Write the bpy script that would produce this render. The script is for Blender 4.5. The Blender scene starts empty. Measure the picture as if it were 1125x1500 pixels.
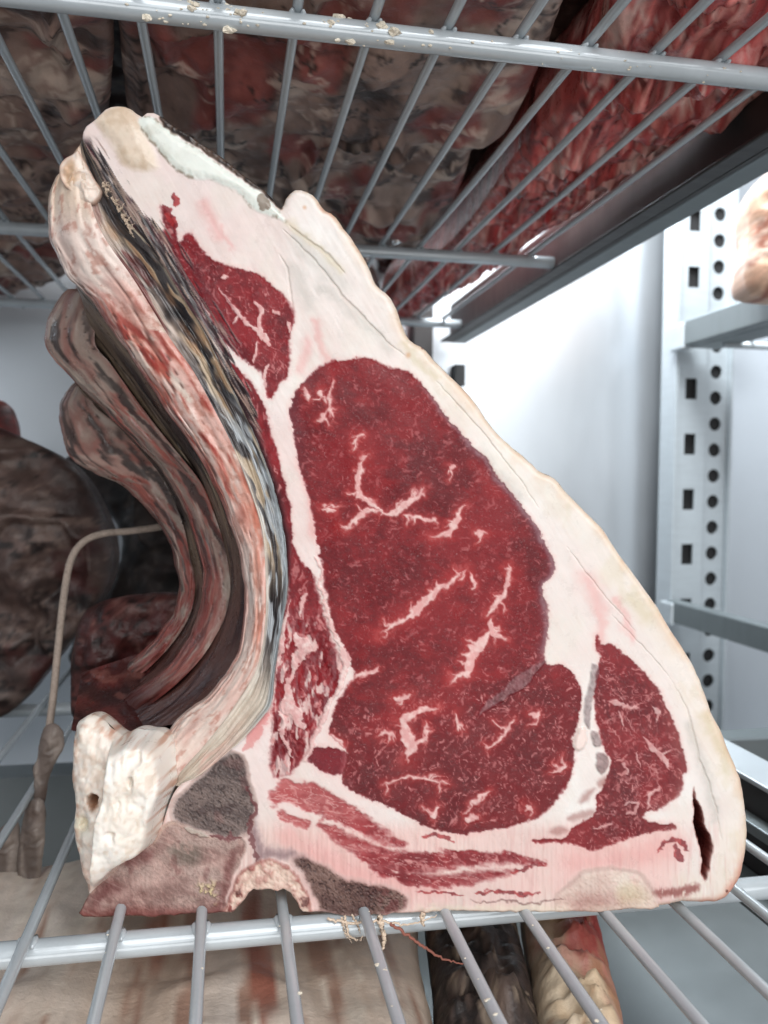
import bpy, math, random
import numpy as np
from mathutils import Matrix, Vector

# ------------------------------------------------------------------ camera
scene = bpy.context.scene
col = scene.collection
FPX, YAW, PIT, ROL = 1215.6, math.radians(10.754), math.radians(-2.148), math.radians(0.673)
CAM = np.array([0.0, 0.0, 0.1626])
FW = np.array([math.sin(YAW) * math.cos(PIT), math.cos(YAW) * math.cos(PIT), math.sin(PIT)])
_R = np.array([math.cos(YAW), -math.sin(YAW), 0.0])
_U = np.cross(_R, FW)
RT = math.cos(ROL) * _R + math.sin(ROL) * _U
UP = -math.sin(ROL) * _R + math.cos(ROL) * _U
cd = bpy.data.cameras.new('camera')
cam = bpy.data.objects.new('camera', cd)
col.objects.link(cam)
cam.matrix_world = Matrix([[RT[0], UP[0], -FW[0], CAM[0]], [RT[1], UP[1], -FW[1], CAM[1]],
                           [RT[2], UP[2], -FW[2], CAM[2]], [0, 0, 0, 1]])
cd.sensor_fit = 'VERTICAL'
cd.sensor_height = 36.0
cd.lens = 36.0 * FPX / 1500.0
cd.clip_start = 0.01
cd.clip_end = 50
cd.dof.use_dof = True
cd.dof.focus_distance = 0.315
cd.dof.aperture_fstop = 13.0
scene.camera = cam

# ------------------------------------------------------------------ light
world = bpy.data.worlds.new('World')
scene.world = world
world.use_nodes = True
bg = world.node_tree.nodes['Background']
bg.inputs[0].default_value = (0.86, 0.93, 1.0, 1)
bg.inputs[1].default_value = 0.12

def area_light(name, loc, target, sx, sy, watts, color=(1, 1, 1)):
    l = bpy.data.lights.new(name, 'AREA')
    l.shape = 'RECTANGLE'; l.size = sx; l.size_y = sy; l.energy = watts; l.color = color
    o = bpy.data.objects.new(name, l)
    col.objects.link(o)
    o.location = loc
    o.rotation_euler = (Vector(target) - Vector(loc)).to_track_quat('-Z', 'Y').to_euler()
    return o
# room light that comes in through the open cabinet door, and two added, unseen fill lamps
area_light('ceiling_light', (0.18, -0.72, 1.05), (0.08, 0.33, 0.12), 1.0, 0.8, 13.5, (0.995, 0.998, 1.0))
area_light('room_light', (0.32, -0.82, 0.52), (0.10, 0.40, 0.16), 1.3, 0.7, 9.0, (0.995, 0.998, 1.0))
area_light('floor_bounce_fill', (0.10, -0.70, -0.22), (0.05, 0.45, 0.40), 1.0, 0.4, 4.3, (1.0, 0.98, 0.96))  # added low fill lamp brightening the shelf undersides, stands in for floor bounce
area_light('rear_wall_fill', (0.40, 0.80, 0.72), (0.36, 1.0, 0.2), 0.16, 0.30, 9.5, (0.92, 0.97, 1.0))  # added unseen lamp that brightens the rear wall

scene.view_settings.view_transform = 'Standard'
scene.view_settings.look = 'None'
scene.view_settings.exposure = 0.0
scene.view_settings.gamma = 1.0
scene.render.engine = 'CYCLES'
scene.cycles.use_denoising = True
scene.cycles.max_bounces = 8

# ------------------------------------------------------------------ helpers
rng = np.random.default_rng(7)
random.seed(7)
KPX = 0.312 / FPX                 # metres per photo pixel in the plane of the cut face
D0 = 0.312

def at(x, y, d):
    """point(s) seen at photo pixel x, y at distance d along the viewing axis"""
    x = np.asarray(x, float); y = np.asarray(y, float); d = np.asarray(d, float)
    a = ((x - 562.5) / FPX * d)[..., None]; b = ((y - 750) / FPX * d)[..., None]
    return CAM + d[..., None] * FW + a * RT - b * UP

def ray(x, y):
    return FW + (x - 562.5) / FPX * RT - (y - 750) / FPX * UP
def on_z(x, y, z):
    r = ray(x, y); return CAM + r * ((z - CAM[2]) / r[2])
def on_y(x, y, yy):
    r = ray(x, y); return CAM + r * ((yy - CAM[1]) / r[1])

def _h2(ix, iy, s):
    h = (ix.astype(np.uint32) * np.uint32(374761393) + iy.astype(np.uint32) * np.uint32(668265263) + np.uint32((s * 2246822519) & 0xffffffff))
    h = (h ^ (h >> np.uint32(13))) * np.uint32(1274126177)
    h = h ^ (h >> np.uint32(16))
    return h.astype(np.float64) / 4294967295.0 * 2 - 1
def n2(x, y, s=0):
    fx = np.floor(x); fy = np.floor(y)
    ix = fx.astype(np.int64); iy = fy.astype(np.int64)
    u = x - fx; v = y - fy
    u = u * u * (3 - 2 * u); v = v * v * (3 - 2 * v)
    a = _h2(ix, iy, s); b = _h2(ix + 1, iy, s); c = _h2(ix, iy + 1, s); d = _h2(ix + 1, iy + 1, s)
    return (a * (1 - u) + b * u) * (1 - v) + (c * (1 - u) + d * u) * v
def fb(x, y, s=0, o=3, g=0.5):
    r = 0; a = 1; t = 0
    for k in range(o):
        r = r + a * n2(x * 2 ** k + 17.3 * k, y * 2 ** k - 9.1 * k, s + k * 31); t += a; a *= g
    return r / t
def ss(a, b, x):
    t = np.clip((x - a) / (b - a), 0, 1)
    return t * t * (3 - 2 * t)
def srgb(c):
    c = np.clip(np.asarray(c, float) / 255.0, 0, 1)
    return np.where(c <= 0.04045, c / 12.92, ((c + 0.055) / 1.055) ** 2.4)

def catmull(P, n=3, closed=True):
    P = np.asarray(P, float); m = len(P); out = []
    rngi = range(m) if closed else range(m - 1)
    for i in rngi:
        if closed:
            p0, p1, p2, p3 = P[i - 1], P[i], P[(i + 1) % m], P[(i + 2) % m]
        else:
            p0, p1, p2, p3 = P[max(i - 1, 0)], P[i], P[i + 1], P[min(i + 2, m - 1)]
        for k in range(n):
            t = k / n
            out.append(0.5 * ((2 * p1) + (-p0 + p2) * t + (2 * p0 - 5 * p1 + 4 * p2 - p3) * t * t + (-p0 + 3 * p1 - 3 * p2 + p3) * t ** 3))
    if not closed:
        out.append(P[-1])
    return np.array(out)
def resample(P, n):
    P = np.asarray(P, float)
    d = np.r_[0, np.cumsum(np.linalg.norm(np.diff(P, axis=0), axis=1))]
    t = np.linspace(0, d[-1], n)
    return np.stack([np.interp(t, d, P[:, k]) for k in range(P.shape[1])], -1)

def sdf_poly(X, Y, poly):
    d2 = np.full(X.shape, 1e18); ins = np.zeros(X.shape, bool)
    n = len(poly)
    for i in range(n):
        ax, ay = poly[i]; bx, by = poly[(i + 1) % n]
        ex, ey = bx - ax, by - ay
        wx, wy = X - ax, Y - ay
        t = np.clip((wx * ex + wy * ey) / (ex * ex + ey * ey + 1e-12), 0, 1)
        d2 = np.minimum(d2, (wx - ex * t) ** 2 + (wy - ey * t) ** 2)
        if ay != by:
            ins ^= ((ay > Y) != (by > Y)) & (X < ex * (Y - ay) / (by - ay) + ax)
    d = np.sqrt(d2)
    return np.where(ins, -d, d)

# ------------------------------------------------------------------ object helpers
def empty(name, loc, label=None, cat=None, group=None):
    o = bpy.data.objects.new(name, None)
    o.empty_display_size = 0.02
    col.objects.link(o); o.location = loc
    tag(o, label, cat, group)
    return o
def tag(o, label=None, cat=None, group=None, kind=None):
    if label: o['label'] = label
    if cat: o['category'] = cat
    if group: o['group'] = group
    if kind: o['kind'] = kind
    return o
def mesh_obj(name, verts, faces, mat, parent=None, colors=None, smooth=True, normals=None, attrs=None):
    verts = np.asarray(verts, float)
    org = np.zeros(3)
    if parent is not None:
        p = parent
        while p is not None:
            org = org + np.array(p.location); p = p.parent
    me = bpy.data.meshes.new(name)
    me.from_pydata((verts - org).tolist(), [], faces.tolist() if hasattr(faces, 'tolist') else faces)
    me.update()
    if smooth:
        me.polygons.foreach_set('use_smooth', np.ones(len(me.polygons), bool))
    if colors is not None:
        a = me.color_attributes.new('Col', 'FLOAT_COLOR', 'POINT')
        c = np.ones((len(verts), 4)); c[:, :3] = colors
        a.data.foreach_set('color', c.ravel())
    if attrs:
        for k, v in attrs.items():
            a = me.attributes.new(k, 'FLOAT', 'POINT'); a.data.foreach_set('value', np.asarray(v, np.float32))
    if normals is not None:
        me.normals_split_custom_set_from_vertices(normals.tolist())
    me.materials.append(mat)
    o = bpy.data.objects.new(name, me)
    col.objects.link(o)
    if parent is not None:
        o.parent = parent
    return o
def copy_obj(o, parent, loc):
    c = o.copy(); col.objects.link(c); c.parent = parent; c.location = loc
    return c
def box_vf(x0, x1, y0, y1, z0, z1):
    v = [(x, y, z) for x in (x0, x1) for y in (y0, y1) for z in (z0, z1)]
    f = [(0, 1, 3, 2), (4, 6, 7, 5), (0, 4, 5, 1), (2, 3, 7, 6), (0, 2, 6, 4), (1, 5, 7, 3)]
    return v, f
class MB:
    def __init__(s): s.v = []; s.f = []
    def add(s, v, f):
        k = len(s.v); s.v += [tuple(map(float, p)) for p in v]; s.f += [tuple(int(i) + k for i in q) for q in f]; return s
    def box(s, *a): return s.add(*box_vf(*a))
    def tube(s, pts, r, n=10, cap=True):
        pts = np.asarray(pts, float); m = len(pts)
        r = np.broadcast_to(r, (m,))
        T = np.gradient(pts, axis=0); T /= np.linalg.norm(T, axis=1)[:, None] + 1e-12
        ref = np.array([0, 0, 1.0]) if abs(T[0][2]) < 0.9 else np.array([1.0, 0, 0])
        v = []
        for i in range(m):
            a = np.cross(T[i], ref); a /= np.linalg.norm(a) + 1e-12
            b = np.cross(T[i], a); ref = -b if False else ref
            for k in range(n):
                th = 2 * math.pi * k / n
                v.append(pts[i] + r[i] * (math.cos(th) * a + math.sin(th) * b))
        f = [(i * n + k, i * n + (k + 1) % n, (i + 1) * n + (k + 1) % n, (i + 1) * n + k) for i in range(m - 1) for k in range(n)]
        if cap:
            f.append(tuple(range(n - 1, -1, -1))); f.append(tuple((m - 1) * n + k for k in range(n)))
        return s.add(v, f)
    def obj(s, name, mat, parent=None, smooth=False, bevel=0):
        o = mesh_obj(name, s.v, s.f, mat, parent, smooth=smooth)
        if bevel:
            b = o.modifiers.new('bevel', 'BEVEL'); b.width = bevel; b.segments = 2; b.limit_method = 'ANGLE'
        return o
def grid_faces(nr, nc, wrap=False):
    r = np.arange(nr - 1)[:, None]; c = np.arange(nc if wrap else nc - 1)[None]
    c2 = (c + 1) % nc
    return np.stack([r * nc + c, r * nc + c2, (r + 1) * nc + c2, (r + 1) * nc + c], -1).reshape(-1, 4)

# ------------------------------------------------------------------ materials
def new_mat(name):
    m = bpy.data.materials.new(name); m.use_nodes = True
    return m, m.node_tree.nodes, m.node_tree.links, m.node_tree.nodes['Principled BSDF']
def N(nodes, t, **kw):
    n = nodes.new(t)
    for k, v in kw.items(): setattr(n, k, v)
    return n
def noise(nodes, links, vec, scale, detail=4, rough=0.55):
    n = nodes.new('ShaderNodeTexNoise'); n.inputs['Scale'].default_value = scale
    n.inputs['Detail'].default_value = detail; n.inputs['Roughness'].default_value = rough
    if vec is not None: links.new(vec, n.inputs['Vector'])
    return n
def ramp(nodes, links, fac, stops, interp='LINEAR'):
    r = nodes.new('ShaderNodeValToRGB'); r.color_ramp.interpolation = interp
    el = r.color_ramp.elements
    while len(el) < len(stops): el.new(0.5)
    for e, (p, c) in zip(el, stops):
        e.position = p; e.color = (*c, 1) if len(c) == 3 else c
    links.new(fac, r.inputs['Fac'])
    return r
def mixc(nodes, links, a, b, fac, mode='MIX'):
    m = nodes.new('ShaderNodeMix'); m.data_type = 'RGBA'; m.blend_type = mode
    if isinstance(fac, (int, float)): m.inputs[0].default_value = fac
    else: links.new(fac, m.inputs[0])
    for s, i in ((a, 6), (b, 7)):
        if isinstance(s, tuple): m.inputs[i].default_value = (*s, 1)
        else: links.new(s, m.inputs[i])
    return m.outputs[2]

def flesh_mat(name, rough=0.34, bump=0.25, bscale=900, sss=0.06, spec=0.5, coat=0.0, tone=0.10):
    """flesh coloured by the object's own colour layer, grain and wet gloss from nodes"""
    m, nd, lk, p = new_mat(name)
    at_ = N(nd, 'ShaderNodeAttribute', attribute_name='Col')
    tc = N(nd, 'ShaderNodeTexCoord')
    n1 = noise(nd, lk, tc.outputs['Object'], bscale, 3, 0.6)
    n2_ = noise(nd, lk, tc.outputs['Object'], 160, 5, 0.6)
    r1 = ramp(nd, lk, n2_.outputs['Fac'], [(0.3, (1 - tone,) * 3), (0.7, (1 + tone * 0.7,) * 3)])
    c = mixc(nd, lk, at_.outputs['Color'], r1.outputs['Color'], 1.0, 'MULTIPLY')
    lk.new(c, p.inputs['Base Color'])
    rr = ramp(nd, lk, n2_.outputs['Fac'], [(0.35, (rough - 0.1,) * 3), (0.7, (rough + 0.14,) * 3)])
    lk.new(rr.outputs['Color'], p.inputs['Roughness'])
    p.inputs['Specular IOR Level'].default_value = spec
    p.inputs['Coat Weight'].default_value = coat
    p.inputs['Coat Roughness'].default_value = 0.15
    p.inputs['Subsurface Weight'].default_value = sss
    p.inputs['Subsurface Radius'].default_value = (1.0, 0.45, 0.35)
    p.inputs['Subsurface Scale'].default_value = 0.003
    b = N(nd, 'ShaderNodeBump'); b.inputs['Strength'].default_value = bump; b.inputs['Distance'].default_value = 0.0008
    lk.new(n1.outputs['Fac'], b.inputs['Height'])
    lk.new(b.outputs['Normal'], p.inputs['Normal'])
    if coat:
        n3 = noise(nd, lk, tc.outputs['Object'], 1000, 2, 0.5)
        b3 = N(nd, 'ShaderNodeBump'); b3.inputs['Strength'].default_value = 1.0; b3.inputs['Distance'].default_value = 0.0012
        lk.new(n3.outputs['Fac'], b3.inputs['Height']); lk.new(b3.outputs['Normal'], p.inputs['Coat Normal'])
        n4 = noise(nd, lk, tc.outputs['Object'], 1500, 2, 0.6)
        cw = ramp(nd, lk, n4.outputs['Fac'], [(0.58, (0, 0, 0)), (0.64, (coat,) * 3)])
        lk.new(cw.outputs['Color'], p.inputs['Coat Weight'])
    return m
M_LEAN = flesh_mat('lean_meat', 0.36, 0.10, 2200, 0.03, 0.20, 0.8, 0.07)
M_FAT = flesh_mat('fat', 0.34, 0.06, 600, 0.16, 0.42, 0.0, 0.025)
M_BONE = flesh_mat('bone', 0.55, 0.6, 700, 0.03, 0.35)
M_RIB = flesh_mat('membrane', 0.34, 0.3, 600, 0.06, 0.5, 0.15)

def aged_mat(name, stops, stretch=(1, 1, 1), scale=14, spots=None, rough=0.5, bump=0.5, lo=0.3, hi=0.7):
    """dry-aged crust / fat / meat of the other cuts: layered stretched noise"""
    m, nd, lk, p = new_mat(name)
    tc = N(nd, 'ShaderNodeTexCoord'); mp = N(nd, 'ShaderNodeMapping'); mp.inputs['Scale'].default_value = stretch
    lk.new(tc.outputs['Object'], mp.inputs['Vector'])
    w = noise(nd, lk, mp.outputs['Vector'], scale * 0.6, 4, 0.6)
    va = N(nd, 'ShaderNodeVectorMath', operation='MULTIPLY_ADD')
    va.inputs[1].default_value = (0.06, 0.06, 0.06)
    lk.new(w.outputs['Color'], va.inputs[0]); lk.new(mp.outputs['Vector'], va.inputs[2])
    a = noise(nd, lk, va.outputs['Vector'], scale, 8, 0.62)
    k = len(stops)
    r = ramp(nd, lk, a.outputs['Fac'], [(lo + (hi - lo) * i / (k - 1), tuple(srgb(c))) for i, c in enumerate(stops)])
    c = r.outputs['Color']
    if spots:
        b2 = noise(nd, lk, va.outputs['Vector'], scale * 2.3, 6, 0.6)
        rs = ramp(nd, lk, b2.outputs['Fac'], [(0.56, (0, 0, 0)), (0.64, (1, 1, 1))])
        c = mixc(nd, lk, c, tuple(srgb(spots)), rs.outputs['Color'])
    lk.new(c, p.inputs['Base Color'])
    p.inputs['Roughness'].default_value = rough
    f = noise(nd, lk, mp.outputs['Vector'], scale * 9, 6, 0.6)
    b = N(nd, 'ShaderNodeBump'); b.inputs['Strength'].default_value = bump; b.inputs['Distance'].default_value = 0.002
    lk.new(f.outputs['Fac'], b.inputs['Height']); lk.new(b.outputs['Normal'], p.inputs['Normal'])
    return m

def metal_mat(name, base, rough=0.35, metallic=1.0, stretch=(1, 1, 1), scale=60, var=0.12, bump=0.05, grime=0.0):
    m, nd, lk, p = new_mat(name)
    tc = N(nd, 'ShaderNodeTexCoord'); mp = N(nd, 'ShaderNodeMapping'); mp.inputs['Scale'].default_value = stretch
    lk.new(tc.outputs['Object'], mp.inputs['Vector'])
    a = noise(nd, lk, mp.outputs['Vector'], scale, 6, 0.65)
    b0 = np.array(base)
    r = ramp(nd, lk, a.outputs['Fac'], [(0.3, tuple(b0 * (1 - var))), (0.7, tuple(np.minimum(b0 * (1 + var), 1)))])
    c = r.outputs['Color']
    if grime:
        g = noise(nd, lk, tc.outputs['Object'], 30, 6, 0.7)
        gr = ramp(nd, lk, g.outputs['Fac'], [(0.55, (0, 0, 0)), (0.75, (grime,) * 3)])
        c = mixc(nd, lk, c, (0.10, 0.075, 0.06), gr.outputs['Color'])
    lk.new(c, p.inputs['Base Color'])
    p.inputs['Metallic'].default_value = metallic
    rr = ramp(nd, lk, a.outputs['Fac'], [(0.3, (max(rough - 0.08, 0.02),) * 3), (0.7, (rough + 0.08,) * 3)])
    lk.new(rr.outputs['Color'], p.inputs['Roughness'])
    b = N(nd, 'ShaderNodeBump'); b.inputs['Strength'].default_value = bump; b.inputs['Distance'].default_value = 0.0005
    lk.new(a.outputs['Fac'], b.inputs['Height']); lk.new(b.outputs['Normal'], p.inputs['Normal'])
    return m
M_WIRE = metal_mat('grey_coated_wire', srgb((184, 192, 197)), 0.15, 0.10, (1, 1, 1), 120, 0.04, 0.04, 0.25)
M_STEEL = metal_mat('brushed_steel', (0.62, 0.66, 0.70), 0.37, 0.85, (1.5, 1, 0.6), 2.5, 0.04, 0.0)
M_STEELP = metal_mat('upright_steel', srgb((186, 194, 199)), 0.42, 0.35, (1, 1, 6), 30, 0.06, 0.05)
M_RAIL = metal_mat('rail_steel', srgb((120, 128, 130)), 0.42, 0.5, (1, 6, 1), 20, 0.08, 0.05)
M_DARK = metal_mat('dark_rail_steel', srgb((62, 60, 60)), 0.45, 0.4, (1, 6, 1), 20, 0.1, 0.05)
M_BLACK = metal_mat('dark_recess', (0.012, 0.012, 0.013), 0.7, 0.0)

# ------------------------------------------------------------------ setting: cabinet walls
BY, RX, LX = 1.02, 1.15, -0.62
ZU = 0.3437                                  # upper shelf
def struct(name, mb, mat):
    o = mb.obj(name, mat); tag(o, kind='structure'); return o
struct('back_wall', MB().box(LX - 0.02, RX + 0.02, BY, BY + 0.02, -0.9, 1.3), M_STEEL)
struct('right_wall', MB().box(RX, RX + 0.02, 0.05, BY - 0.002, -0.9, 1.3), M_STEEL)
struct('left_wall', MB().box(LX - 0.02, LX, 0.05, BY - 0.002, -0.9, 1.3), M_STEEL)
struct('cabinet_floor', MB().box(LX + 0.002, RX - 0.002, 0.05, BY - 0.002, -0.62, -0.6), M_STEEL)
struct('cabinet_ceiling', MB().box(LX + 0.002, RX - 0.002, 0.05, BY - 0.002, 1.18, 1.2), M_STEEL)

# ------------------------------------------------------------------ perforated upright in the corner
def plate_with_holes(name, x0, x1, y, z0, pitch, n, w, h, nseg, mat, parent):
    """upright strip facing -y, one opening per pitch: rectangles (nseg 4) or round holes"""
    mb = MB(); cx = (x0 + x1) / 2; T = 0.0025
    for i in range(n):
        za = z0 + i * pitch; zb = za + pitch; cz = (za + zb) / 2
        k = nseg if nseg > 4 else 4
        if k == 4:
            inner = [(cx - w / 2, cz - h / 2), (cx + w / 2, cz - h / 2), (cx + w / 2, cz + h / 2), (cx - w / 2, cz + h / 2)]
            outer = [(x0, za), (x1, za), (x1, zb), (x0, zb)]
        else:
            inner, outer = [], []
            for j in range(k):
                a = 2 * math.pi * j / k + math.pi * 0.25
                c, s_ = math.cos(a), math.sin(a); m = max(abs(c), abs(s_))
                inner.append((cx + w / 2 * c, cz + h / 2 * s_))
                outer.append((cx + (x1 - x0) / 2 * c / m, cz + pitch / 2 * s_ / m))
        v = [(a, y, b) for a, b in outer] + [(a, y, b) for a, b in inner] + [(a, y + T, b) for a, b in inner]
        f = []
        for j in range(k):
            j2 = (j + 1) % k
            f.append((j, j2, k + j2, k + j)); f.append((k + j, k + j2, 2 * k + j2, 2 * k + j))
        mb.add(v, f)
    return mb.obj(name, mat, parent)
UY = 0.955
def px_x(x, y, yy): return on_y(x, y, yy)[0]
ux0, ux1, ux2 = px_x(983, 700, UY), px_x(1031, 700, UY), px_x(1064, 700, UY)
up = empty('perforated_upright', ((ux0 + ux2) / 2, UY, -0.6), 'pale steel upright with square slots and round holes in the far corner', 'upright')
zs = [on_y(1000, q, UY)[2] for q in (812, 730, 650, 569, 403)]
pitch = (zs[3] - zs[0]) / 3
zc = zs[0]
plate_with_holes('slotted_face', ux0 + 0.004, ux1, UY, zc - pitch / 2 - 6 * pitch, pitch, 22, 0.0155, 0.026, 4, M_STEELP, up)
hp = (on_y(1046, 524, UY)[2] - on_y(1030, 938, UY)[2]) / 10.9
plate_with_holes('drilled_face', ux1 + 0.0005, ux2, UY + 0.004, on_y(1038, 735, UY)[2] - hp / 2 - 14 * hp, hp, 42, 0.0165, 0.0175, 16, M_STEELP, up)
MB().box(ux0, ux0 + 0.0038, UY - 0.006, UY + 0.03, -0.6, 1.1).obj('edge_flange', M_STEELP, up)
MB().box(ux2 + 0.0005, ux2 + 0.004, UY - 0.004, UY + 0.03, -0.6, 1.1).obj('edge_flange', M_STEELP, up)
MB().box(ux0 + 0.004, ux2, UY + 0.0085, UY + 0.012, -0.6, 1.1).obj('shade_backing', M_BLACK, up)  # black sheet close behind the openings, stands in for the shade inside them

# side rails of the right bay that hang in the upright
def side_rail(label, p_far, zc_, hgt):
    x = p_far[0]
    r = empty('shelf_rail', (x, UY - 0.3, zc_), label, 'rail', 'side rails of the right bay')
    MB().box(x - 0.006, x + 0.012, 0.25, UY - 0.012, zc_ - hgt / 2, zc_ + hgt / 2).obj('channel', M_RAIL, r, bevel=0.0015)
    MB().box(x + 0.0125, x + 0.05, 0.25, UY - 0.014, zc_ - hgt / 2, zc_ - hgt / 2 + 0.002).obj('ledge', M_RAIL, r)
    MB().box(x - 0.009, x + 0.004, UY - 0.030, UY - 0.001, zc_ - hgt / 2 - 0.004, zc_ + hgt / 2 - 0.002).obj('hook_end', M_STEELP, r, bevel=0.002)
    return r
pf = on_y(1003, 490, UY - 0.02); side_rail('grey side rail above, hooked into the perforated upright', pf, pf[2], 0.030)
pf = on_y(987, 895, UY - 0.02); side_rail('grey side rail lower down, hooked into the perforated upright', pf, pf[2], 0.026)

# wire shelf of the right bay, seen edge-on past the upper rail
rb = empty('wire_shelf', (0.68, 0.7, pf[2]), 'wire shelf of the right bay ending at the right edge', 'shelf')
zr_ = on_y(1003, 490, UY - 0.02)[2] - 0.010
MB().tube([(ux1 - 0.012, 0.90, zr_ - 0.006), (ux1 + 0.2, 0.90, zr_ - 0.006)], 0.0045, 12).obj('cross_bar', M_WIRE, rb, True)
for k in range(5):
    MB().tube([(ux1 + 0.02 + 0.03 * k, 0.4, zr_), (ux1 + 0.02 + 0.03 * k, 0.94, zr_)], 0.0021, 10).obj('wire', M_WIRE, rb, True)

# dark post and slot plate at the back of the left bay
po = empty('rear_post', (on_y(622, 520, BY)[0], BY - 0.02, -0.6), 'black post against the bright rear wall behind the roast', 'post')
q0 = on_y(607, 500, BY - 0.03)[0]; q1 = on_y(634, 500, BY - 0.03)[0]
MB().box(q0, q1, BY - 0.03, BY - 0.004, -0.6, 1.1).obj('post', M_DARK, po)
a0 = on_y(664, 535, BY - 0.012); a1 = on_y(678, 566, BY - 0.012)
o = MB().box(a0[0], a1[0], BY - 0.022, BY - 0.001, a1[2], a0[2]).obj('rear_bracket', M_BLACK)
tag(o, 'small black bracket on the bright rear wall beside the post', 'bracket')

# ------------------------------------------------------------------ wire shelves
WR, BR = 0.0021, 0.0046
def wire_shelf(label, z, x0, i0, i1, bars, bx0, bx1, y0, y1):
    root = empty('wire_shelf', (x0, 0.5, z), label, 'shelf', 'wire shelves')
    first = None
    L = y1 - y0
    for i in range(i0, i1):
        x = x0 + 0.03 * i
        if first is None:
            n = 40
            ys = np.linspace(y0, y1, n)
            pts = np.stack([np.full(n, x), ys, z + 0.0003 * np.sin(ys * 23)], -1)
            first = MB().tube(pts, WR, 12).obj('wire', M_WIRE, root, True)
            fx = x
        else:
            copy_obj(first, root, (x - fx, 0, 0))
    for yb in bars:
        n = 30; xs = np.linspace(bx0, bx1, n)
        b = MB().tube(np.stack([xs, np.full(n, yb), np.full(n, z - WR - BR + 0.0006)], -1), BR, 16).obj('cross_bar', M_WIRE, root, True)
        w = MB()                                       # weld beads where the wires cross this bar
        for i in range(i0, i1):
            x = x0 + 0.03 * i
            for sgn in (-1, 1):
                xs2 = np.array([[x + sgn * WR, yb - 0.004, z - WR], [x + sgn * WR * 1.1, yb, z - WR * 0.9], [x + sgn * WR, yb + 0.004, z - WR]])
                w.tube(xs2, [0.0006, 0.0017, 0.0006], 6)
        wo = w.obj('weld_beads', M_WIRE, root, True)
        tag(wo, kind='stuff')
    return root
shelf_up = wire_shelf('grey wire shelf overhead carrying dark aged meat', ZU, -0.0941, -9, 12, (0.328, 0.6315, 0.898), -0.42, 0.2545, 0.13, 0.95)
shelf_lo = wire_shelf('grey wire shelf under the standing rib roast', 0.0, -0.0384, -12, 10, (0.306, 0.6315, 0.898), -0.42, 0.262, 0.13, 0.95)

def bay_rail(label, xr, web, tops):
    z0, z1 = web
    r = empty('shelf_support', (xr, 0.55, z0), label, 'rail', 'rails of the left bay')
    MB().box(xr, xr + 0.003, 0.10, 0.985, z0, z1).obj('web', M_DARK, r)
    for nm, xa, xb, za, zb_, m in tops:
        MB().box(xr + xa, xr + xb, 0.10, 0.985, za, zb_).obj(nm, m, r, bevel=0.0008)
    return r
bay_rail('dark support rail along the right edge of the overhead shelf', 0.266, (ZU - 0.012, ZU + 0.030), (('bottom_flange', 0.0032, 0.020, ZU - 0.0125, ZU - 0.009, M_RAIL), ('lip', -0.012, -0.0003, ZU - 0.012, ZU - 0.0095, M_DARK), ('top_flange', 0.0005, 0.024, ZU + 0.0305, ZU + 0.034, M_RAIL)))
bay_rail('dark support rail along the right edge of the lower shelf', 0.283, (-0.050, -0.0005), (('top_flange', -0.002, 0.026, 0.0, 0.003, M_STEELP), ('ridge', -0.010, -0.0005, -0.022, -0.016, M_RAIL), ('bottom_flange', -0.026, -0.0005, -0.050, -0.047, M_RAIL)))

# ------------------------------------------------------------------ the standing rib roast
OUT = [(120, 203), (121, 192), (128, 182), (140, 175), (150, 163), (160, 157), (172, 155), (190, 158), (205, 170), (214, 164), (222, 163), (234, 168), (250, 180), (275, 195), (300, 213),
       (330, 233), (360, 258), (385, 276), (402, 292), (412, 304), (416, 290), (424, 279), (431, 274), (445, 276), (460, 284), (475, 305), (488, 311), (505, 334),
       (516, 348), (538, 384), (551, 415), (568, 429), (579, 446), (585, 463), (599, 495), (622, 509), (639, 529), (659, 548), (679, 568), (699, 592),
       (722, 625), (745, 649), (772, 671), (790, 689), (803, 694), (816, 702), (829, 718), (852, 742), (887, 778), (909, 813), (936, 849), (967, 893), (980, 915), (992, 934),
       (1016, 971), (1035, 1013), (1044, 1044), (1059, 1072), (1071, 1102), (1087, 1142), (1094, 1179), (1097, 1207), (1097, 1237), (1091, 1268),
       (1087, 1286), (1074, 1308), (1062, 1320), (1041, 1325), (995, 1326), (964, 1332), (918, 1334), (872, 1338), (841, 1337), (780, 1338), (715, 1338), (667, 1336),
       (611, 1339), (556, 1342), (511, 1344), (477, 1338), (452, 1337), (442, 1336), (438, 1328), (433, 1318), (424, 1308), (412, 1302), (404, 1306), (394, 1301), (382, 1304), (374, 1300), (364, 1309),
       (356, 1322), (346, 1331), (338, 1337), (313, 1338), (288, 1340), (250, 1343), (217, 1345), (171, 1345), (135, 1345), (114, 1343), (120, 1330), (128, 1312), (143, 1295), (164, 1275), (196, 1245),
       (220, 1233), (235, 1213), (246, 1180), (262, 1152), (292, 1137), (328, 1107), (349, 1089), (366, 1072), (385, 1050), (397, 1030), (401, 990),
       (407, 950), (415, 905), (421, 860), (419, 810), (412, 760), (400, 712), (380, 655), (358, 605), (335, 560), (310, 508), (291, 472), (263, 430),
       (237, 386), (209, 348), (186, 323), (165, 288), (151, 267), (139, 243), (128, 222)]
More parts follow.
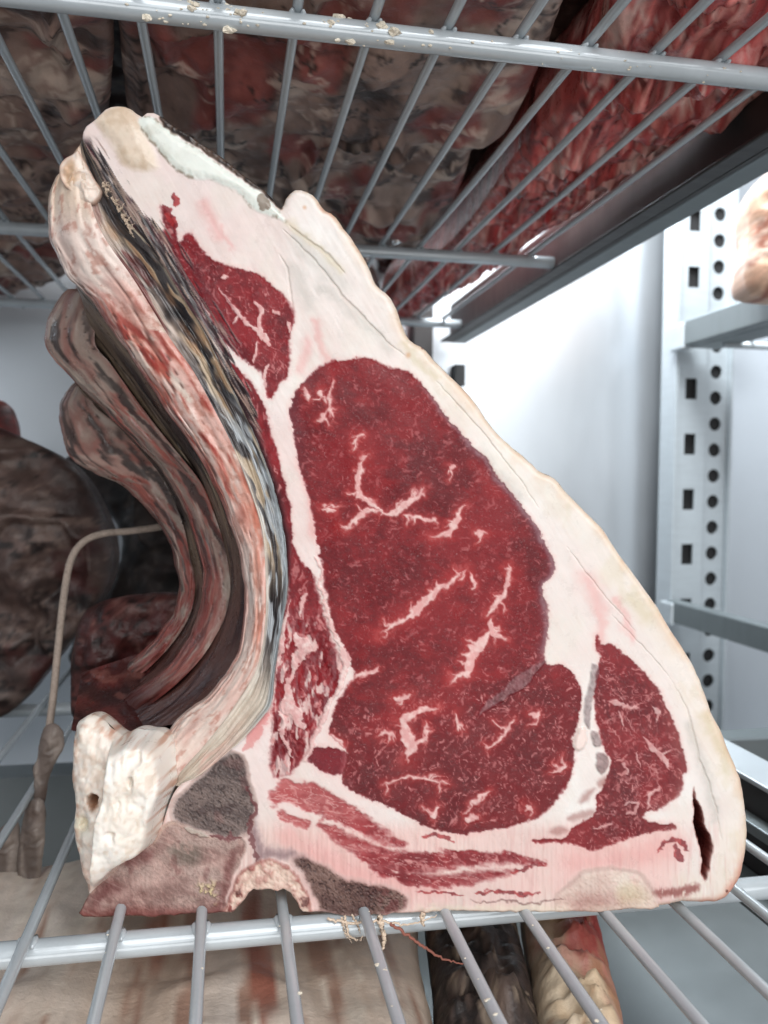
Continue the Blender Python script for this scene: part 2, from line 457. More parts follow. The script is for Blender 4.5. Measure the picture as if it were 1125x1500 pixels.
EYE = [(430, 580), (444, 560), (460, 542), (484, 530), (520, 526), (548, 528), (572, 538), (596, 544), (616, 560), (636, 588), (656, 612), (680, 640), (712, 672),
       (740, 712), (768, 744), (788, 776), (804, 804), (813, 832), (806, 848), (795, 860), (800, 889), (802, 933), (795, 960), (800, 974), (824, 976), (842, 991), (853, 1022),
       (847, 1049), (838, 1084), (842, 1111), (829, 1151), (807, 1182), (771, 1202), (727, 1216), (682, 1220), (647, 1218), (620, 1209), (589, 1191),
       (553, 1173), (513, 1156), (502, 1138), (508, 1111), (504, 1094), (496, 1086), (481, 1076), (487, 1049), (503, 1014), (520, 992), (510, 966), (495, 930), (485, 900), (476, 860),
       (470, 820), (464, 780), (456, 740), (444, 700), (434, 660), (428, 620), (424, 600)]
UPM = [(235, 303), (246, 312), (254, 322), (257, 340), (262, 356), (266, 350), (276, 341), (285, 347), (299, 372), (315, 383), (339, 391), (360, 396), (376, 399), (392, 412), (413, 433), (427, 455),
       (428, 476), (424, 500), (423, 524), (423, 551), (411, 561), (397, 583), (389, 575), (384, 548), (371, 537), (350, 520), (333, 503), (318, 483), (303, 458),
       (285, 430), (266, 400), (246, 368), (228, 342), (240, 336), (238, 318)]
STRIP = [(330, 528), (345, 535), (362, 556), (378, 578), (392, 610), (402, 650), (415, 700), (425, 745), (428, 775), (431, 800), (441, 824), (455, 838), (464, 860), (470, 885), (480, 920), (489, 950), (500, 972),
         (498, 985), (490, 1010), (475, 1045), (460, 1075), (447, 1105), (440, 1118), (425, 1132), (410, 1138), (400, 1132), (398, 1080), (401, 1030), (405, 985),
         (412, 930), (420, 880), (422, 850), (419, 810), (412, 760), (400, 712), (380, 655), (358, 605), (338, 565)]
PATCH = [(450, 1108), (462, 1094), (478, 1095), (496, 1096), (511, 1106), (510, 1130), (488, 1135), (463, 1122)]
LOW = [(402, 1169), (412, 1152), (430, 1148), (450, 1158), (480, 1172), (510, 1185), (540, 1195), (565, 1215), (590, 1230), (640, 1240), (700, 1243), (760, 1255),
       (800, 1262), (803, 1270), (770, 1275), (740, 1287), (690, 1294), (640, 1300), (600, 1296), (560, 1280), (530, 1262), (505, 1238), (480, 1217), (447, 1207), (424, 1198), (410, 1185)]
OUTM = [(875, 931), (881, 943), (898, 946), (915, 958), (933, 974), (949, 992), (967, 1017), (979, 1041), (989, 1066), (998, 1096), (1008, 1127), (999, 1136), (999, 1151),
        (989, 1167), (970, 1182), (949, 1191), (943, 1200), (965, 1205), (989, 1209), (985, 1215), (964, 1217), (933, 1225), (909, 1234), (884, 1242), (863, 1245), (826, 1235), (786, 1234),
        (786, 1229), (826, 1229), (838, 1213), (866, 1197), (875, 1170), (887, 1142), (897, 1115), (886, 1096), (877, 1072), (872, 1029), (875, 992), (881, 961), (872, 949)]
GRIS1 = [(798, 966), (786, 984), (767, 1010), (744, 1020), (715, 1040), (700, 1050), (712, 1030), (736, 1012), (749, 996), (771, 980)]
GRIS2 = [(869, 971), (879, 978), (877, 1000), (870, 1020), (865, 1040), (862, 1066), (855, 1056), (859, 1025), (865, 995)]
GRIS3 = [(866, 1070), (873, 1072), (881, 1088), (874, 1092), (867, 1086)]
GRIS4 = [(875, 1104), (884, 1101), (891, 1107), (892, 1121), (882, 1132), (875, 1124)]
GRISL = [[(884, 1137), (891, 1143), (884, 1152), (876, 1149)], [(872, 1155), (860, 1172), (848, 1176), (856, 1162)], [(832, 1197), (850, 1190), (869, 1187), (864, 1196), (840, 1203)],
         [(806, 1216), (822, 1211), (830, 1217), (820, 1224), (807, 1221)]]
SLIT = [(1016, 1153), (1021, 1168), (1027, 1188), (1035, 1210), (1042, 1228), (1044, 1243), (1041, 1262), (1036, 1278), (1030, 1290), (1026, 1276), (1029, 1258), (1025, 1240), (1017, 1212), (1015, 1180)]
BROWN = [(958, 1303), (980, 1300), (1019, 1294), (1021, 1303), (1007, 1311), (964, 1313)]
CART = [(811, 1322), (820, 1306), (835, 1292), (860, 1279), (900, 1273), (935, 1281), (955, 1297), (962, 1315), (958, 1331), (918, 1334), (850, 1337), (815, 1337)]
VERT = [(335, 1107), (352, 1110), (363, 1142), (372, 1171), (370, 1195), (366, 1215), (350, 1222), (335, 1226), (306, 1221), (278, 1211), (257, 1199), (259, 1172), (292, 1142), (313, 1121)]
CHINE = [(100, 1350), (128, 1310), (164, 1275), (196, 1245), (222, 1233), (240, 1208), (257, 1202), (278, 1212), (306, 1223), (335, 1229), (352, 1226), (360, 1235), (352, 1262), (338, 1290), (330, 1320), (328, 1352)]
SPIN = [(427, 1262), (440, 1257), (456, 1260), (477, 1272), (500, 1286), (530, 1294), (556, 1300), (575, 1307), (592, 1318), (588, 1332), (560, 1338), (510, 1341), (474, 1336), (464, 1318), (455, 1300), (443, 1280)]
CANAL = [(338, 1342), (336, 1315), (345, 1290), (358, 1272), (378, 1260), (400, 1258), (420, 1268), (438, 1284), (450, 1308), (456, 1330), (452, 1342)]
CRUST = [(232, 160), (250, 176), (275, 191), (300, 210), (330, 229), (360, 254), (390, 278), (414, 300), (408, 304), (385, 284), (355, 262), (325, 240), (296, 221), (272, 206), (250, 193), (238, 184)]
CRES = [(206, 176), (222, 172), (240, 186), (260, 202), (290, 220), (320, 240), (350, 262), (378, 280), (402, 302), (420, 324), (405, 318), (385, 312), (362, 296), (345, 280), (318, 268), (292, 262), (270, 255), (248, 238), (228, 214), (212, 196)]
KNOB = [(140, 178), (152, 164), (172, 155), (190, 158), (205, 172), (214, 196), (226, 222), (232, 244), (215, 250), (192, 248), (176, 238), (164, 215), (150, 196)]

STEP = 1.45
gx = np.arange(96, 1112, STEP); gy = np.arange(146, 1356, STEP)
GX, GY = np.meshgrid(gx, gy)
W1, W2 = 3.0, 1.6
XW = GX + W1 * fb(GX / 22, GY / 22, 1, 2) + W2 * fb(GX / 6, GY / 6, 2, 2)
YW = GY + W1 * fb(GX / 22, GY / 22, 3, 2) + W2 * fb(GX / 6, GY / 6, 4, 2)

def win(x0, y0, x1, y1):
    j0 = max(int((x0 - gx[0]) / STEP), 0); j1 = min(int((x1 - gx[0]) / STEP) + 2, len(gx))
    i0 = max(int((y0 - gy[0]) / STEP), 0); i1 = min(int((y1 - gy[0]) / STEP) + 2, len(gy))
    return slice(i0, i1), slice(j0, j1)
def region(poly, warp=True, sub=3, pad=40, smooth=True):
    p = catmull(poly, sub) if smooth else np.array(poly, float)
    w = win(p[:, 0].min() - pad, p[:, 1].min() - pad, p[:, 0].max() + pad, p[:, 1].max() + pad)
    S = np.full(GX.shape, 999.0)
    S[w] = sdf_poly((XW if warp else GX)[w], (YW if warp else GY)[w], p)
    return S
outl = catmull(OUT, 4)
outl = resample(np.vstack([outl, outl[:1]]), 1500)[:-1]
outl[:, 0] += 1.1 * fb(outl[:, 0] / 9, outl[:, 1] / 9, 61, 2); outl[:, 1] += (1.1 + 2.4 * ss(1295, 1325, outl[:, 1])) * fb(outl[:, 0] / 9, outl[:, 1] / 9, 62, 3)
coarse = resample(np.vstack([outl, outl[:1]]), 420)[:-1]
SO = sdf_poly(GX, GY, coarse)

C = np.zeros(GX.shape + (3,))
H = np.zeros(GX.shape)
LAB = np.zeros(GX.shape, int)
def put(mask, rgb):
    global C
    rgb = np.asarray(rgb, float)
    C = C * (1 - mask[..., None]) + rgb * mask[..., None]
def over_(c, m, col_): return c * (1 - m[..., None]) + np.asarray(col_, float) * m[..., None]
def lerpc(a, b, t):
    return np.asarray(a, float) * (1 - t[..., None]) + np.asarray(b, float) * t[..., None]

# --- fat: creamy, blushed near the lean, yellower towards the skin side
big = fb(GX / 120, GY / 120, 11, 4); mid = fb(GX / 34, GY / 34, 12, 4); fine = fb(GX / 7, GY / 7, 13, 3)
C[:] = lerpc((231, 219, 213), (237, 231, 226), ss(-0.3, 0.5, big))
put(0.14 * ss(0.05, 0.6, mid), (238, 210, 204))
put(0.42 * ss(470, 330, GX) * ss(560, 430, GY), (232, 204, 200))
put(0.32 * ss(560, 620, GY) * ss(640, 440, GX), (234, 194, 190))
put(0.7 * ss(1190, 1225, GY) * ss(1030, 960, GX), (230, 186, 178))
low_ = ss(-60, 30, GX - (560 + (GY - 400) * 0.93)) * ss(330, 420, GY)
put(0.55 * low_ * ss(-0.5, 0.5, mid), (232, 226, 216))
rim = ss(-9, -1, SO) * ss(-150, 0, GX - (400 + (GY - 300) * 0.6))
put(0.75 * rim * ss(-0.6, 0.4, fine + mid), (222, 190, 160))
put(0.5 * rim * ss(0.15, 0.5, mid + 0.4 * fine), (188, 120, 100))
put(0.35 * ss(-0.1, 0.5, fb(GX / 80, GY / 60, 18, 4)), (222, 203, 196)); put(0.3 * ss(0.0, 0.5, fb(GX / 40, GY / 70, 19, 4)), (226, 220, 208))
outer = ss(-60, -22, SO + 14 * mid + 10 * big) * ss(-40, 40, GX - (480 + (GY - 300) * 0.52)) * ss(330, 500, GY)
put(0.40 * outer, lerpc((238, 230, 218), (228, 218, 200), ss(-0.2, 0.5, mid)))
put(0.22 * outer * ss(0.15, 0.5, fb(GX / 22, GY / 44, 64, 4)), (206, 190, 156))
put(0.45 * ss(-20, -2, SO + 9 * mid + 5 * fine) * ss(-40, 40, GX - (480 + (GY - 300) * 0.52)), (226, 196, 168))
put(0.55 * ss(-15, -1, SO + 8 * mid) * ss(1240, 1300, GY) * ss(985, 1040, GX), (196, 104, 84))
# long faint sinew lines in the fat cap
def stroke(pts, w, M, wob=1.0, taper=True, val=1.0, soft=0.9):
    pts = np.asarray(pts, float); mw = np.max(w) + 4 + soft
    wd = win(pts[:, 0].min() - mw, pts[:, 1].min() - mw, pts[:, 0].max() + mw, pts[:, 1].max() + mw)
    X = GX[wd] + (XW[wd] - GX[wd]) * wob; Y = GY[wd] + (YW[wd] - GY[wd]) * wob
    best = np.full(X.shape, -99.0)
    L = np.r_[0, np.cumsum(np.linalg.norm(np.diff(pts, axis=0), axis=1))]; L /= L[-1] + 1e-9
    wl = np.interp(L, np.linspace(0, 1, len(np.atleast_1d(w))), np.atleast_1d(w))
    for i in range(len(pts) - 1):
        ax, ay = pts[i]; ex, ey = pts[i + 1] - pts[i]
        t = np.clip(((X - ax) * ex + (Y - ay) * ey) / (ex * ex + ey * ey + 1e-9), 0, 1)
        d = np.hypot(X - ax - ex * t, Y - ay - ey * t)
        wi = (wl[i] * (1 - t) + wl[i + 1] * t) * (1 + 0.55 * NW[wd])
        if taper:
            g = L[i] * (1 - t) + L[i + 1] * t
            wi = wi * np.sqrt(np.clip(1 - (2 * g - 1) ** 2, 0, 1))
        best = np.maximum(best, wi / 2 - d)
    M[wd] = np.maximum(M[wd], val * ss(-soft, soft, best))
def softm(lines):
    """feathered patches: full at the line, fading over about twice the width"""
    M = np.zeros(GX.shape)
    for pts, w in lines:
        pts = np.asarray(pts, float); w = float(np.max(w)); pad = 2.6 * w
        wd = win(pts[:, 0].min() - pad, pts[:, 1].min() - pad, pts[:, 0].max() + pad, pts[:, 1].max() + pad)
        X = 2 * XW[wd] - GX[wd]; Y = 2 * YW[wd] - GY[wd]; d = np.full(X.shape, 1e9)
        for i in range(len(pts) - 1):
            ax, ay = pts[i]; ex, ey = pts[i + 1] - pts[i]
            t = np.clip(((X - ax) * ex + (Y - ay) * ey) / (ex * ex + ey * ey + 1e-9), 0, 1)
            d = np.minimum(d, np.hypot(X - ax - ex * t, Y - ay - ey * t))
        M[wd] = np.maximum(M[wd], np.exp(-(d / w) ** 2))
    return M
def smask(lines, wob=1.0, taper=True):
    M = np.zeros(GX.shape)
    for pts, w in lines: stroke(pts, w, M, wob, taper)
    return M
NW = fb(GX / 7, GY / 7, 17, 3)
seams = smask([([(985, 998), (1007, 1038), (1016, 1072), (1025, 1115), (1038, 1145), (1050, 1191), (1056, 1230)], 2.2), ([(415, 336), (440, 360), (470, 392), (500, 430), (530, 462), (566, 500), (592, 520)], 3.0),
               ([(424, 330), (450, 350), (480, 372), (505, 400)], 4.0), ([(640, 560), (668, 590), (700, 625), (735, 668), (765, 706), (790, 745)], 1.8),
               ([(408, 372), (420, 392), (424, 420), (428, 452)], 2.2), ([(895, 900), (925, 930), (955, 960), (985, 998)], 1.4), ([(830, 800), (860, 840), (900, 890), (930, 925)], 1.4)], 0.6)
put(0.20 * seams, (168, 150, 132))
H -= 1.6 * seams
yel = softm([([(424, 326), (446, 346), (470, 366), (500, 398)], 6), ([(452, 352), (470, 368)], 8), ([(590, 505), (612, 524), (640, 552)], 6), ([(1048, 1080), (1058, 1100), (1062, 1130)], 8), ([(930, 880), (950, 905)], 13), ([(1030, 1050), (1040, 1072)], 9)])
put(0.38 * yel, (196, 180, 138))
gry = softm([([(428, 395), (440, 415), (452, 440)], 13), ([(470, 420), (500, 440), (530, 470), (570, 510)], 9), ([(1030, 1120), (1040, 1160), (1046, 1200)], 8), ([(432, 350), (460, 380), (500, 420)], 14), ([(700, 660), (760, 730)], 10), ([(1010, 1060), (1030, 1120)], 7)])
put(0.42 * gry, (184, 180, 172))
pink = softm([([(322, 330), (328, 350), (338, 362)], 5), ([(462, 470), (470, 505), (480, 530)], 6), ([(874, 868), (884, 910), (878, 940)], 9), ([(905, 880), (914, 910), (928, 935)], 6), ([(840, 1262), (930, 1256), (990, 1240)], 20), ([(450, 500), (440, 540)], 8), ([(300, 300), (320, 345)], 10), ([(420, 1225), (520, 1280), (640, 1300)], 16), ([(372, 1080), (398, 1046)], 9), ([(436, 610), (450, 700), (462, 780)], 8), ([(860, 850), (880, 890)], 14)])
put(0.42 * pink, (226, 150, 146))
ang = GX * 0.5 + GY * 0.86
strk = fb((GX * 0.86 - GY * 0.5) / 5.0, ang / 60, 14, 3)
put(0.10 * ss(0.15, 0.6, strk), (214, 186, 174))
put(0.30 * ss(0.05, 0.5, fb((GX * 0.8 - GY * 0.6) / 9.0, (GX * 0.6 + GY * 0.8) / 120, 16, 3)) * low_, (222, 216, 208))
H += 0.5 * mid + 0.12 * strk + 0.05 * fine
saw = fb(GX / 3.2, GY / 55, 15, 3)                   # saw marks below
put(0.28 * ss(0.1, 0.6, saw) * ss(1190, 1230, GY), (206, 150, 146))
H += 0.7 * saw * ss(1190, 1230, GY)

# --- lean muscles
def lean_paint(S, lab, base, dark, ang_deg, edge=1.3, sink=1.0, mott=0.4, seed=0):
    S = S + 2.6 * fb(GX / 4.5, GY / 4.5, 33 + seed, 3) * ss(24, 4, np.abs(S))
    ew = edge * (1 + 1.3 * ss(-0.1, 0.6, fb(GX / 40, GY / 40, 34 + seed, 2)))
    m = ss(ew, -ew, S)
    a = math.radians(ang_deg)
    u = GX * math.cos(a) + GY * math.sin(a); v = -GX * math.sin(a) + GY * math.cos(a)
    g1 = fb(u / 11, v / 6.0, 20 + seed, 4); g2 = fb(GX / 60, GY / 60, 24 + seed, 3); g3 = fb(u / 3.4, v / 2.6, 28 + seed, 2)
    c = lerpc(base, dark, ss(-0.55, 0.75, g1 * 0.5 + g2 * 0.8 + 0.25 * g3))
    c = c + (np.array([34, 20, 20]))[None, None] * (mott * np.clip(g3 - 0.25, 0, 1))[..., None]
    c = c + (np.array([70, 62, 60]))[None, None] * (mott * ss(0.42, 0.75, g1))[..., None]
    put(0.30 * ss(8, 0, S), (226, 170, 164))
    put(m, c)
    global H, LAB
    H = H * (1 - m) + m * (-sink + 0.10 * g1 + 0.06 * g3 + 0.8 * g2)
    LAB[S < 0] = lab
    return m
S_eye = region(EYE); S_up = region(UPM); S_st = region(STRIP); S_pa = region(PATCH); S_ou = region(OUTM)
m_up = lean_paint(S_up, 2, (138, 35, 41), (92, 22, 29), 50, 1.6, seed=1)
m_st = lean_paint(S_st, 3, (144, 38, 44), (98, 24, 31), 80, 2.0, seed=2)
m_pa = lean_paint(S_pa, 3, (122, 30, 40), (90, 22, 32), 20, 1.6, seed=3)
LS = [([(404, 1170), (420, 1160), (450, 1166), (490, 1184), (530, 1206), (566, 1230), (590, 1236)], [14, 26, 30, 28, 24, 14, 5]), ([(470, 1208), (505, 1228), (540, 1250), (580, 1262), (630, 1262), (690, 1258), (750, 1258), (800, 1266)], [8, 18, 24, 24, 20, 18, 12, 6]),
      ([(545, 1268), (570, 1280), (600, 1288), (650, 1291), (700, 1286), (756, 1276)], [6, 12, 14, 13, 10, 5]), ([(412, 1192), (430, 1200), (452, 1206)], 9)]
S_lo = np.full(GX.shape, 60.0)
for pts, w in LS:
    pts = np.asarray(pts, float); L_ = np.linspace(0, 1, len(pts)); wl_ = np.interp(L_, np.linspace(0, 1, len(np.atleast_1d(w))), np.atleast_1d(w))
    for i in range(len(pts) - 1):
        e_ = pts[i + 1] - pts[i]; t_ = np.clip(((XW - pts[i][0]) * e_[0] + (YW - pts[i][1]) * e_[1]) / (e_ @ e_), 0, 1)
        S_lo = np.minimum(S_lo, np.hypot(XW - pts[i][0] - e_[0] * t_, YW - pts[i][1] - e_[1] * t_) - 0.62 * (wl_[i] * (1 - t_) + wl_[i + 1] * t_))
S_lo = S_lo + 6 * fb((GX + 0.3 * GY) / 26, (GY - 0.3 * GX) / 8, 36, 3)
m_lo = lean_paint(S_lo, 4, (160, 56, 60), (120, 38, 44), 16, 3.0, seed=4)
put(m_lo * 0.40 * ss(580, 470, GX + 0.5 * (GY - 1180)), (206, 128, 124))
m_ou = lean_paint(S_ou, 5, (134, 38, 43), (94, 26, 32), 62, 1.6, seed=5)
m_ey = lean_paint(S_eye, 1, (130, 30, 36), (96, 20, 27), 24, 1.3, mott=0.16, seed=6)
put(m_ey * 0.5 * ss(0.1, 0.5, fb(GX / 45, GY / 30, 35, 3)), (150, 34, 38))
# darker, drier bottom lobe of the eye and its rims
lobe = ss(40, -40, (GX - 700) * -0.35 + (1040 - GY))
put(m_ey * 0.42 * lobe, (88, 20, 27))
put(m_ey * 0.55 * ss(-16, -2, S_eye) * ss(640, 700, GX - 0.0 * GY) * ss(1000, 940, GY), (104, 56, 66))
rimy = m_ey * ss(-9, 0, S_eye + 3 * fine) * ss(600, 640, GX) * ss(980, 940, GY)
put(0.75 * rimy, (150, 118, 124))
put(m_ey * 0.5 * ss(-26, -3, S_eye + 8 * mid) * ss(470, 440, GX) * ss(720, 600, GY), (92, 44, 54))
put(m_lo * 0.22 * ss(-0.1, 0.5, fb(GX / 24, GY / 9, 41, 3)), (222, 160, 156))
put(m_lo * 0.6 * ss(0.07, 0.0, np.abs(fb((GX + GY * .3) / 34, (GY - GX * .25) / 9, 42, 3))), (228, 186, 180))
put(m_lo * 0.5 * ss(0.1, 0.4, fb(GX / 14, GY / 9, 48, 3)) * ss(520, 600, GX), (112, 28, 34))
net = np.abs(fb(GX / 15, GY / 11, 43, 3))
put(m_ou * 0.5 * ss(-22, -2, S_ou + 8 * mid) * ss(930, 990, GX + 0.0 * GY), (150, 84, 80))
put(m_ou * 0.50 * ss(0.09, 0.02, net) * ss(-0.3, 0.3, mid), (206, 150, 148))
net2 = np.abs(fb(GX / 10, GY / 14, 44, 3))
put(m_up * 0.35 * ss(0.07, 0.01, net2) * ss(0.0, 0.5, mid), (196, 140, 140))
# side strip: bands of fat and connective tissue low down
msl = m_st * ss(860, 930, GY)
put(msl * 0.92 * ss(0.10, 0.30, fb(GX / 9, GY / 22, 45, 4) + 0.12 * ss(1000, 1110, GY)), (224, 194, 188))
put(msl * 0.4 * ss(0.1, 0.3, fb(GX / 5, GY / 18, 46, 3)), (150, 120, 122))
put(m_st * ss(840, 800, GY) * 0.6 * ss(-14, -1, SO), (70, 40, 44))
H += 2.6 * msl * fb(GX / 8, GY / 12, 47, 3)

# --- marbling drawn as the streaks one can follow by eye, then many small flecks
BIG = [([(540, 664), (530, 676), (527, 692), (527, 724), (540, 736), (562, 753)], [4, 9, 10, 9, 9, 6]), ([(556, 752), (572, 754), (588, 744), (604, 731), (622, 714)], [8, 10, 8, 6, 4]), ([(560, 752), (536, 748), (524, 760), (508, 776), (497, 773)], [9, 9, 6, 5, 5]),
       ([(588, 756), (612, 760), (640, 762)], 5), ([(682, 738), (672, 752), (666, 772), (660, 782), (632, 786)], [6, 8, 11, 8, 4]), ([(484, 556), (482, 588), (484, 610)], 4), ([(470, 568), (471, 582)], 8), ([(460, 614), (477, 607)], 6),
       ([(446, 570), (452, 588)], 9), ([(534, 638), (516, 653)], 4.5), ([(470, 748), (492, 750)], 6), ([(696, 780), (706, 786)], 8), ([(656, 678), (666, 684)], 6), ([(684, 836), (664, 849), (638, 871), (616, 891), (589, 907), (571, 920), (560, 932)], [5, 6, 9, 13, 9, 8, 5]),
       ([(747, 829), (745, 858), (736, 880), (712, 903)], [5, 8, 8, 6]), ([(722, 905), (722, 920), (728, 936)], 12), ([(720, 925), (704, 942), (692, 964), (684, 987), (658, 992)], [14, 15, 12, 12, 4]), ([(722, 930), (742, 938)], 6),
       ([(640, 1036), (611, 1044), (592, 1056), (590, 1070)], [6, 9, 14, 12]), ([(588, 1060), (596, 1078), (604, 1092), (597, 1114)], [16, 20, 18, 9]), ([(604, 1090), (622, 1082), (626, 1060)], [8, 8, 4]), ([(552, 1082), (562, 1074), (580, 1080)], 6),
       ([(754, 1052), (736, 1076), (716, 1100)], [5, 6, 4]), ([(668, 1046), (669, 1070)], 6), ([(600, 1017), (574, 1025)], 7), ([(556, 979), (532, 989), (508, 1000)], 6), ([(468, 1082), (486, 1083), (502, 1088)], 9), ([(691, 838), (697, 862)], 5),
       ([(779, 1042), (788, 1050)], 10), ([(700, 1196), (680, 1202)], 8), ([(768, 1178), (776, 1184)], 9), ([(640, 1180), (634, 1200)], 9), ([(716, 1160), (690, 1180)], 6), ([(560, 1148), (600, 1140), (660, 1150)], 4), ([(830, 1120), (808, 1130)], 7)]
BIG = [(p, np.asarray(w) * 1.02 + 0.4) for p, w in BIG]
for p, w in list(BIG):
    P = np.array(p, float)
    for k in range(max(2, int(np.linalg.norm(np.diff(P, axis=0), axis=1).sum() / 16))):
        i = rng.integers(0, len(P) - 1); q = P[i] + (P[i + 1] - P[i]) * rng.random(); a = math.atan2(*(P[i + 1] - P[i])[::-1]) + rng.choice([-1, 1]) * rng.uniform(0.4, 1.3); l = rng.uniform(6, 20)
        BIG.append(([tuple(q), (q[0] + l * .5 * math.cos(a), q[1] + l * .5 * math.sin(a)), (q[0] + l * math.cos(a + .4), q[1] + l * math.sin(a + .4))], [4.5, 3.0, 1.6]))
mar = np.zeros(GX.shape)
for p, w in BIG: stroke(p, w, mar, 1.9, True, 1.0, 1.9)
mar_up = smask([([(318, 422), (335, 440), (352, 462), (372, 480), (388, 500)], [3, 5, 5, 8, 7]), ([(372, 438), (382, 452), (378, 476), (384, 500)], [9, 7, 5, 10]), ([(384, 486), (396, 506)], 12), ([(322, 408), (334, 404)], 9), ([(352, 458), (342, 476)], 4),
                ([(392, 534), (386, 556), (384, 572)], [8, 7, 5]), ([(376, 500), (372, 530)], 5), ([(398, 452), (408, 462)], 6), ([(420, 470), (424, 490)], 4)], 1.5)
mar_ou = smask([([(892, 1026), (915, 1032), (935, 1040)], 6), ([(955, 1040), (968, 1046), (962, 1060)], 5), ([(940, 1078), (956, 1096), (976, 1114), (980, 1130)], [4, 8, 9, 4]), ([(962, 1108), (982, 1098)], 5), ([(912, 1118), (918, 1134)], 5),
                ([(915, 1182), (922, 1176), (934, 1180), (932, 1194), (920, 1194)], 5), ([(950, 1190), (955, 1165), (968, 1155)], 5), ([(905, 1040), (915, 1064)], 3), ([(930, 1100), (938, 1125)], 4), ([(870, 1215), (900, 1208)], 5)], 1.6)
lin_st = smask([([(464, 810), (470, 850), (478, 890), (490, 930), (506, 968), (498, 1000), (482, 1036), (466, 1070), (446, 1118)], [12, 7, 6, 8, 12, 9, 8, 9, 12]), ([(424, 880), (412, 940), (408, 990)], [5, 8, 6]), ([(436, 920), (442, 950), (432, 985)], [12, 20, 12]),
                ([(418, 1000), (424, 1040), (446, 1066)], [10, 16, 18]), ([(440, 960), (420, 1010)], 10), ([(410, 1040), (416, 1080), (428, 1110)], 7), ([(450, 870), (440, 900)], 6)], 2.2)
FL = np.zeros(GX.shape)
def flecks(S, n, ang0, spread, lmin, lmax, wmin, wmax, M, cond=None, sf=None):
    ii, jj = np.where((S < -4) & (cond if cond is not None else True))
    for k in rng.integers(0, len(ii), n):
        x, y = gx[jj[k]], gy[ii[k]]
        a = math.radians(ang0 + rng.normal() * spread); l = rng.uniform(lmin, lmax) * rng.uniform(0.4, 1)
        b = a + rng.normal() * 0.5
        p = [(x, y), (x + l * math.cos(a) / 2, y + l * math.sin(a) / 2), (x + l * (math.cos(a) + math.cos(b)) / 2, y + l * (math.sin(a) + math.sin(b)) / 2)]
        stroke(p, rng.uniform(wmin, wmax) + 0.6, M, 2.2, True, rng.uniform(0.2, 1.0), sf or rng.uniform(0.8, 1.5))
up_c = GY < 1000 - (GX - 700) * 0.3
flecks(S_eye, 420, -25, 38, 5, 20, 1.2, 3.0, FL, up_c)
flecks(S_eye, 150, -25, 60, 3, 9, 2.0, 4.2, FL, up_c)
flecks(S_eye, 170, -55, 28, 6, 18, 1.4, 3.2, FL, ~up_c)
flecks(S_eye, 1300, -30, 40, 3, 11, 0.2, 1.0, FL, up_c, 0.7)
flecks(S_eye, 900, -58, 30, 3, 12, 0.3, 1.3, FL, ~up_c, 0.7)
flecks(S_ou, 300, 65, 50, 3, 12, 0.2, 1.0, FL, None, 0.7)
flecks(S_up, 160, 55, 35, 3, 12, 0.2, 1.0, FL, None, 0.7)
flecks(S_eye, 300, -58, 26, 3, 11, 1.0, 2.2, FL, ~up_c)
flecks(S_ou, 130, 60, 60, 3, 10, 0.8, 2.0, FL)
flecks(S_ou, 130, 70, 60, 6, 24, 1.2, 3.4, FL)
flecks(S_up, 70, 55, 30, 6, 22, 1.2, 3.0, FL)
flecks(S_lo, 120, 12, 20, 8, 30, 1.5, 4.0, FL)
flecks(S_st, 120, 85, 20, 8, 30, 1.5, 4.5, FL)
lean_all = np.maximum.reduce([m_up, m_st, m_pa, m_lo, m_ou, m_ey])
put((0.8 - 0.3 * ss(1020, 960, GY + (GX - 700) * 0.3) * m_ey) * FL * lean_all, (214, 150, 146))
MAR = np.maximum.reduce([mar * np.maximum(m_ey, m_pa), mar_up * m_up, mar_ou * m_ou * 0.8])
halo = softm([(p, np.asarray(w) * 0.6 + 5) for p, w in BIG]); halo2 = softm([(p, np.asarray(w) * 0.42 + 1.2) for p, w in BIG])
put(0.45 * halo * m_ey, (176, 50, 48))
put(0.40 * halo2 * m_ey * ss(-0.5, 0.3, fine), (206, 120, 116))
put(0.88 * MAR, lerpc((226, 176, 172), (238, 208, 202), ss(-0.3, 0.4, fine)))
put(0.9 * lin_st, lerpc((222, 176, 172), (236, 208, 202), ss(-0.3, 0.4, fine)))
H += 1.0 * MAR + 0.2 * FL * lean_all + 1.5 * lin_st
# lean islands in the lower fat
red = smask([([(966, 1252), (970, 1238), (985, 1232), (1000, 1237), (1011, 1249)], [5, 8, 9, 7, 4]), ([(984, 1240), (994, 1250), (1000, 1262)], [5, 10, 9]), ([(617, 1222), (640, 1226), (661, 1230)], 7), ([(750, 1280), (780, 1266), (800, 1268)], 6),
             ([(690, 1306), (740, 1309), (790, 1312)], 5), ([(610, 1306), (680, 1310)], 4), ([(252, 282), (257, 296), (254, 302)], 9), ([(240, 300), (252, 318), (258, 334)], 13)], 2.2)
put(0.85 * red, lerpc((168, 52, 54), (120, 32, 38), ss(-0.3, 0.3, fine)))
put(0.8 * ss(5, -4, region(BROWN) + 5 * saw) * ss(-0.7, 0.1, saw + fine), (134, 66, 62))
